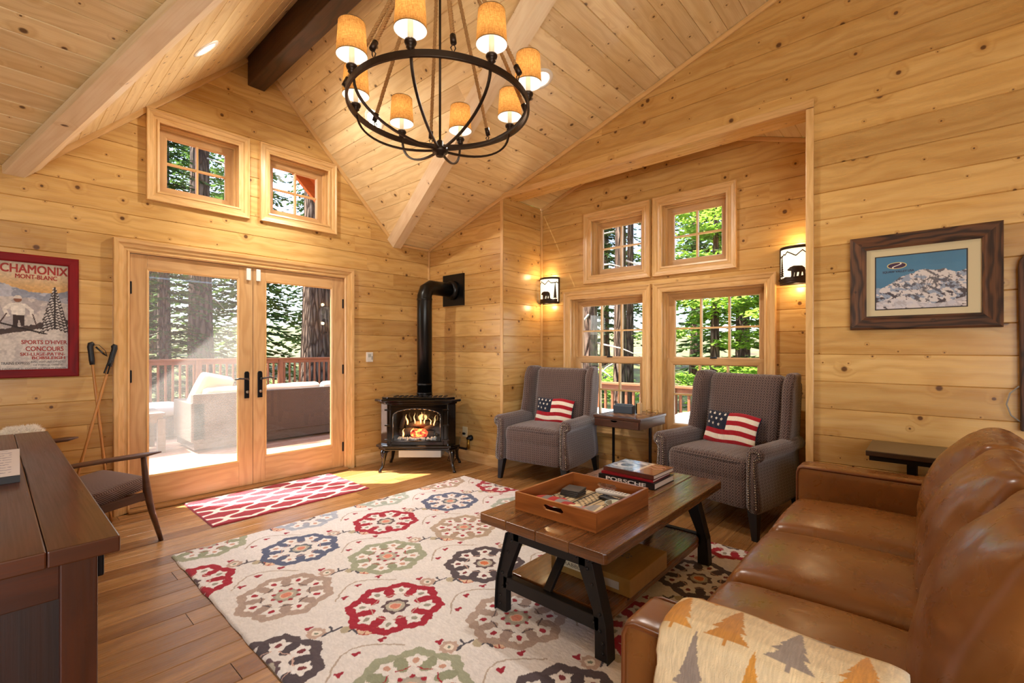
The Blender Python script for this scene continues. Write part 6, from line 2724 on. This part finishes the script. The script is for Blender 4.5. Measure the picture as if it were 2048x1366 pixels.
for (x, y, z, rz, cm, lb) in ((2.02, 7.36, .715, .5, M_CUSH, 'beige scatter cushion at the left end of the wicker deck sofa'), (4.12, 7.42, .72, -.3, M_CUSH2, 'pale blue grey scatter cushion at the right end of the wicker deck sofa')):
    o = soft(.50, .50, .13, r=.06, puff=.05, n=(12, 12, 4), wr=.004, seed=5).build('scatter_cushion', cm)
    o.matrix_world = Matrix.Translation((x, y, z)) @ Euler((math.radians(-68), .2, rz)).to_matrix().to_4x4()
    tag(o, lb, 'cushion', 'scatter cushions on the deck')
lo_ = empty('ottoman', (1.62, 8.75, -.04), 0, 'wicker ottoman with a grey cushion beyond the deck side table', 'ottoman')
MB().box(-.42, .36, -.38, .42, .04, .34).build('base', M_WICKER, lo_, bevel=.012)
soft(.78, .80, .15, r=.05, puff=.02, n=(10, 10, 4)).build('cushion', plain('grey_cushion', '#a9a8a2', .9), lo_, M=Matrix.Translation((-.03, .02, .415)))
od = empty('deck_table', (1.19, 7.70, -.04), 0, 'low dark slatted side table on the deck left of the wicker sofa', 'side table')
M_DKT = wood('dark_deck_table', '#5a4c44', '#4a3e38', '#2c2420', fig=.3, tone=.3, rough=.5)
for i in range(6):
    MB(160 + i).box(-.32, .32, -.34 + i * .1145, -.34 + i * .1145 + .106, .485, .515, g='x').build('slat', M_DKT, od, bevel=.003)
MB(167).box(-.30, .30, -.32, .32, .40, .485).build('apron', M_DKT, od)
for sx in (-1, 1):
    for sy in (-1, 1):
        MB(168).box(sx * .28 - .04, sx * .28 + .04, sy * .30 - .04, sy * .30 + .04, 0, .44, g='z').build('leg', M_DKT, od)
# covered furniture on the side deck
cv = soft(1.5, 2.6, .62, r=.12, puff=.05, n=(16, 20, 8), wr=.02, seed=8).build('furniture_cover', plain('white_cover', '#d9dad6', .8))
cv.location = (6.0, 4.05, -.34 + .335)
tag(cv, 'white fabric cover over furniture on the side deck outside the alcove', 'cover')
hb = empty('deck_box', (6.1, 1.55, -.34), 0, 'dark box with a pale crumpled cover on the side deck outside the right window', 'box')
MB(3).box(-.8, .8, -.75, .85, 0, .62, g='z').build('cabinet', plain('dark_cabinet', '#39393f', .6), hb, bevel=.03)
soft(1.62, 1.64, .16, r=.05, puff=.05, n=(22, 22, 5), wr=.022, seed=2).build('cover', plain('pale_cover', '#dcd8ce', .7), hb, M=Matrix.Translation((0, .05, .71)))

# ------------------------------------------------------------------ forest
gx = np.linspace(-45, 60, 60)
gy = np.linspace(-30, 75, 60)


def gz(x, y):
    d = max(0.0, math.hypot(x - 3, y - 3) - 14)
    return -1.6 + .10 * d + .9 * noise.noise(Vector((x * .08, y * .08, 0)))


m_ = MB()
vv = [(x, y, min(gz(x, y), 6)) for y in gy for x in gx]
ff = [(j * 60 + i, j * 60 + i + 1, j * 60 + 61 + i, j * 60 + 60 + i) for j in range(59) for i in range(59)]
m_.add(vv, ff, smooth=True)
t = NT('forest_floor')
nf = t.noise(t.obj(), .6, 5, .65)
cf_ = t.ramp(nf, [(.30, lin('#3a2e20')), (.48, lin('#4e4c2a')), (.62, lin('#6a7a3c')), (.8, lin('#8e9a58'))])
t.set(cf_, .95)
struct(m_.build('ground', t.m))


def conifer(seed, H, z0, R0, leafcol, nwh, nbr):
    r = random.Random(seed)
    mb = MB(seed)
    for w in range(nwh):
        f = w / (nwh - 1)
        z = z0 + (H - z0) * f
        L = R0 * (1 - f) ** .75 * r.uniform(.75, 1.1) + .15
        for b in range(nbr):
            a = r.random() * 2 * PI
            dirv = Vector((math.cos(a), math.sin(a), 0))
            side = Vector((-dirv.y, dirv.x, 0))
            Lb = L * r.uniform(.6, 1.1)
            up0 = r.uniform(-.05, .35) * (.4 + f)
            n_ = max(3, int(Lb / .22))
            for k in range(1, n_ + 1):
                s = k / n_
                c = Vector((0, 0, z)) + dirv * Lb * s + Vector((0, 0, up0 * Lb * s - .30 * Lb * s * s))
                wd = (.10 + .26 * math.sin(PI * min(1, s * .85 + .1))) * (.6 + .12 * Lb)
                pr = r.random()
                for sg in (-1, 1):
                    t_ = side * sg * wd * r.uniform(.7, 1.3) + dirv * r.uniform(.05, .28) + Vector((0, 0, r.uniform(-.16, .05)))
                    mb.add([c - dirv * .06, c + t_ * .55 + dirv * .07, c + t_, c + t_ * .5 - dirv * .07 + Vector((0, 0, -.05))], [(0, 1, 2, 3)], pr=pr)
                mb.add([c - dirv * .14 + side * .045, c + dirv * .16, c - dirv * .14 - side * .045], [(0, 1, 2)], pr=pr)
    return mb


def trunk_mb(r0, H, seed, n=18):
    rr_ = random.Random(seed)
    m_ = MB(seed)
    pts, rad = [], []
    for i in range(14):
        f = i / 13
        pts.append((.12 * math.sin(f * 3 + seed) * f, .12 * math.cos(f * 2.3 + seed) * f, H * f))
        rad.append(r0 * (1 - .82 * f) * (1 + .35 * math.exp(-f * 18)))
    m_.tube(pts, rad, n)
    return m_


protos = []
for i, (H, z0, R0, mat) in enumerate(((19, 1.5, 2.7, M_NEEDLE), (16, .8, 2.4, M_NEEDLE2), (24, 4.0, 3.0, M_NEEDLE))):
    cr = conifer(200 + i, H, z0, R0, None, 46, 9)
    root = empty('conifer_tree', (0, 0, 0))
    trunk_mb(.24, H, i).build('trunk', M_BARK, root)
    cr.build('crown', mat, root)
    protos.append(root)
GL = 'dark green conifer in the forest beyond the deck'
spots = [(2.2, 19.5, 0, 1.0), (-.8, 21, 1, 1.0), (4.6, 22, 0, 1.05), (6.8, 20.5, 1, 1.0), (9.6, 23, 2, 1.0), (3.3, 26, 2, 1.1), (.4, 29, 0, 1.2), (6.2, 29, 1, 1.25), (12.5, 27, 0, 1.2), (-4, 24, 2, 1.1), (9.5, 18.2, 1, .9),
         (13.5, 15.5, 0, 1.0), (16.5, 11.5, 2, 1.05), (14.8, 9.0, 1, .95), (18.5, 7.2, 0, 1.15), (20, 13, 1, 1.2), (21, 3.5, 1, 1.2), (17.5, -1.0, 2, 1.1), (23, 9, 2, 1.3), (24, -2, 0, 1.3), (16, 20, 2, 1.1), (2.0, 15.4, 0, .55), (5.0, 15.6, 0, .55), (26, 17, 0, 1.4), (20, 25, 1, 1.4), (-1.8, 31, 0, 1.5), (9, 35, 2, 1.5), (15, 33, 0, 1.5), (29, 6, 1, 1.5)]
spots = [list(q) for q in spots]
fixed = [(7.15, 15.0, .8), (12.2, 4.0, 2.6), (10.2, 6.45, .5), (11.2, 6.15, .5), (9.6, 16.0, 1.5), (5.4, 13.9, .9), (2.6, 16.6, .1), (16.2, 9.6, 1.5), (4.35, 16.8, .6), (3.75, 18.4, .4), (14.0, 7.35, .4)]
for it in range(160):
    for i in range(len(spots)):
        ri = (2.7, 2.4, 3.0)[spots[i][2]] * spots[i][3] * 1.12
        for j in range(len(spots) + len(fixed)):
            if i == j:
                continue
            q = spots[j] if j < len(spots) else None
            ox, oy, rj = (q[0], q[1], (2.7, 2.4, 3.0)[q[2]] * q[3] * 1.12) if q else fixed[j - len(spots)]
            dx, dy = spots[i][0] - ox, spots[i][1] - oy
            d_ = math.hypot(dx, dy) + 1e-6
            if d_ < ri + rj:
                k_ = (ri + rj - d_) / d_ * (.25 if q else .5)
                spots[i][0] += dx * k_
                spots[i][1] += dy * k_
        # keep clear of the decks
        if spots[i][1] < 12.6 + ri and spots[i][0] < 9:
            spots[i][1] += .1
        if spots[i][0] < 8.2 + ri and spots[i][1] < 12:
            spots[i][0] += .1
used = [False] * 3
for i, (x, y, k, sc) in enumerate(spots):
    p = protos[k]
    o = p if not used[k] else copy_tree(p)
    used[k] = True
    o.location = (x, y, gz(x, y) - .1)
    o.scale = (sc, sc, sc)
    o.rotation_euler = (0, 0, (i * 2.399) % (2 * PI))
    tag(o, GL, 'tree', 'forest conifers')


def big_trunk(x, y, r0, H, label, branches=0, seed=1, brz=(1, 8), cat='tree trunk', nm='tree_trunk'):
    o = empty(nm, (x, y, gz(x, y) - .1), 0, label, cat)
    trunk_mb(r0, H, seed, 28).build('trunk', M_BARK, o)
    rr_ = random.Random(seed)
    for i in range(branches):
        z = rr_.uniform(*brz) + 1.5
        a = rr_.random() * 2 * PI
        L = rr_.uniform(.5, 1.4)
        d_ = Vector((math.cos(a), math.sin(a), rr_.uniform(-.5, .1)))
        m_ = MB()
        b0 = Vector((math.cos(a) * r0 * .8, math.sin(a) * r0 * .8, z))
        m_.tube([b0, b0 + d_ * L * .5, b0 + d_ * L + Vector((0, 0, -.12))], [.03, .02, .006], 6)
        m_.build('bare_branch', plain('dead_branch', '#b0a294', .9), o)
    return o


big_trunk(7.15, 15.0, .50, 24, 'huge brown tree trunk behind the right glass door', 0, 3)
big_trunk(4.35, 16.8, .36, 22, 'wide dark tree trunk seen through the left glass door', 5, 4)
big_trunk(3.75, 18.4, .20, 20, 'slender grey tree trunk seen through the left glass door', 4, 5)
big_trunk(10.2, 6.45, .23, 20, 'thick tree trunk at the left edge of the left alcove window', 8, 6)
big_trunk(11.2, 6.15, .19, 20, 'tree trunk in the middle of the left alcove window', 7, 7)
big_trunk(14.0, 7.35, .14, 20, 'thin dark tree trunk right of the middle of the left alcove window', 4, 8)


def leafy(seed, blobs, n, size, mat):
    r = random.Random(seed)
    mb = MB(seed)
    for i in range(n):
        c, rad = blobs[r.randrange(len(blobs))]
        v = Vector((r.gauss(0, 1), r.gauss(0, 1), r.gauss(0, 1))).normalized()
        p = Vector(c) + Vector((v.x * rad[0], v.y * rad[1], v.z * rad[2])) * (r.random() ** .35)
        # leaves lie in flat, drooping layers
        a = r.random() * 2 * PI
        d = Vector((math.cos(a), math.sin(a), r.uniform(-.5, .1))).normalized()
        s = d.cross(Vector((r.gauss(0, .35), r.gauss(0, .35), 1))).normalized()
        L = size * r.uniform(.6, 1.4)
        mb.add([p, p + d * L * .5 + s * L * .26, p + d * L, p + d * L * .5 - s * L * .26], [(0, 1, 2, 3)])
    return mb


rb = random.Random(9)
blobs = []
for i in range(95):
    blobs.append(((rb.uniform(-1.2, 1.6), rb.uniform(-2.2, 1.2), rb.uniform(-.6, 6.6)), (rb.uniform(.5, .9), rb.uniform(.5, .9), rb.uniform(.10, .26))))
lt = empty('leafy_tree', (12.2, 4.0, gz(12.2, 4.0) - .1), 0, 'bright lime green leafy tree outside the right alcove window', 'tree')
trunk_mb(.16, 8.2, 12).build('trunk', M_BARK, lt)
lm = leafy(31, [((x, y, z + 1.3), r_) for (x, y, z), r_ in blobs], 25000, .15, M_LIME).build('crown', M_LIME, lt)
blobs = []
for i in range(30):
    blobs.append(((rb.uniform(-1.2, 1.2), rb.uniform(-1.5, 1.5), rb.uniform(.2, 3.2)), (rb.uniform(.5, .9), rb.uniform(.5, .9), rb.uniform(.12, .3))))
for i, (x, y, sc, lb) in enumerate(((16.2, 9.6, .9, 'light green shrub between the trunks outside the left alcove window'), (9.6, 16.0, .8, 'light green shrub to the right of the huge trunk beyond the deck'), (5.4, 13.9, .5, 'low light green shrub beyond the railing in the right glass door'))):
    o = empty('shrub', (x, y, gz(x, y) - .1), i * 1.3, lb, 'shrub')
    o.scale = (sc, sc, sc)
    trunk_mb(.05, 3.0, 30 + i, 8).build('stem', M_BARK, o)
    leafy(40 + i, blobs, 4500, .16, M_LIME).build('foliage', M_LIME, o)
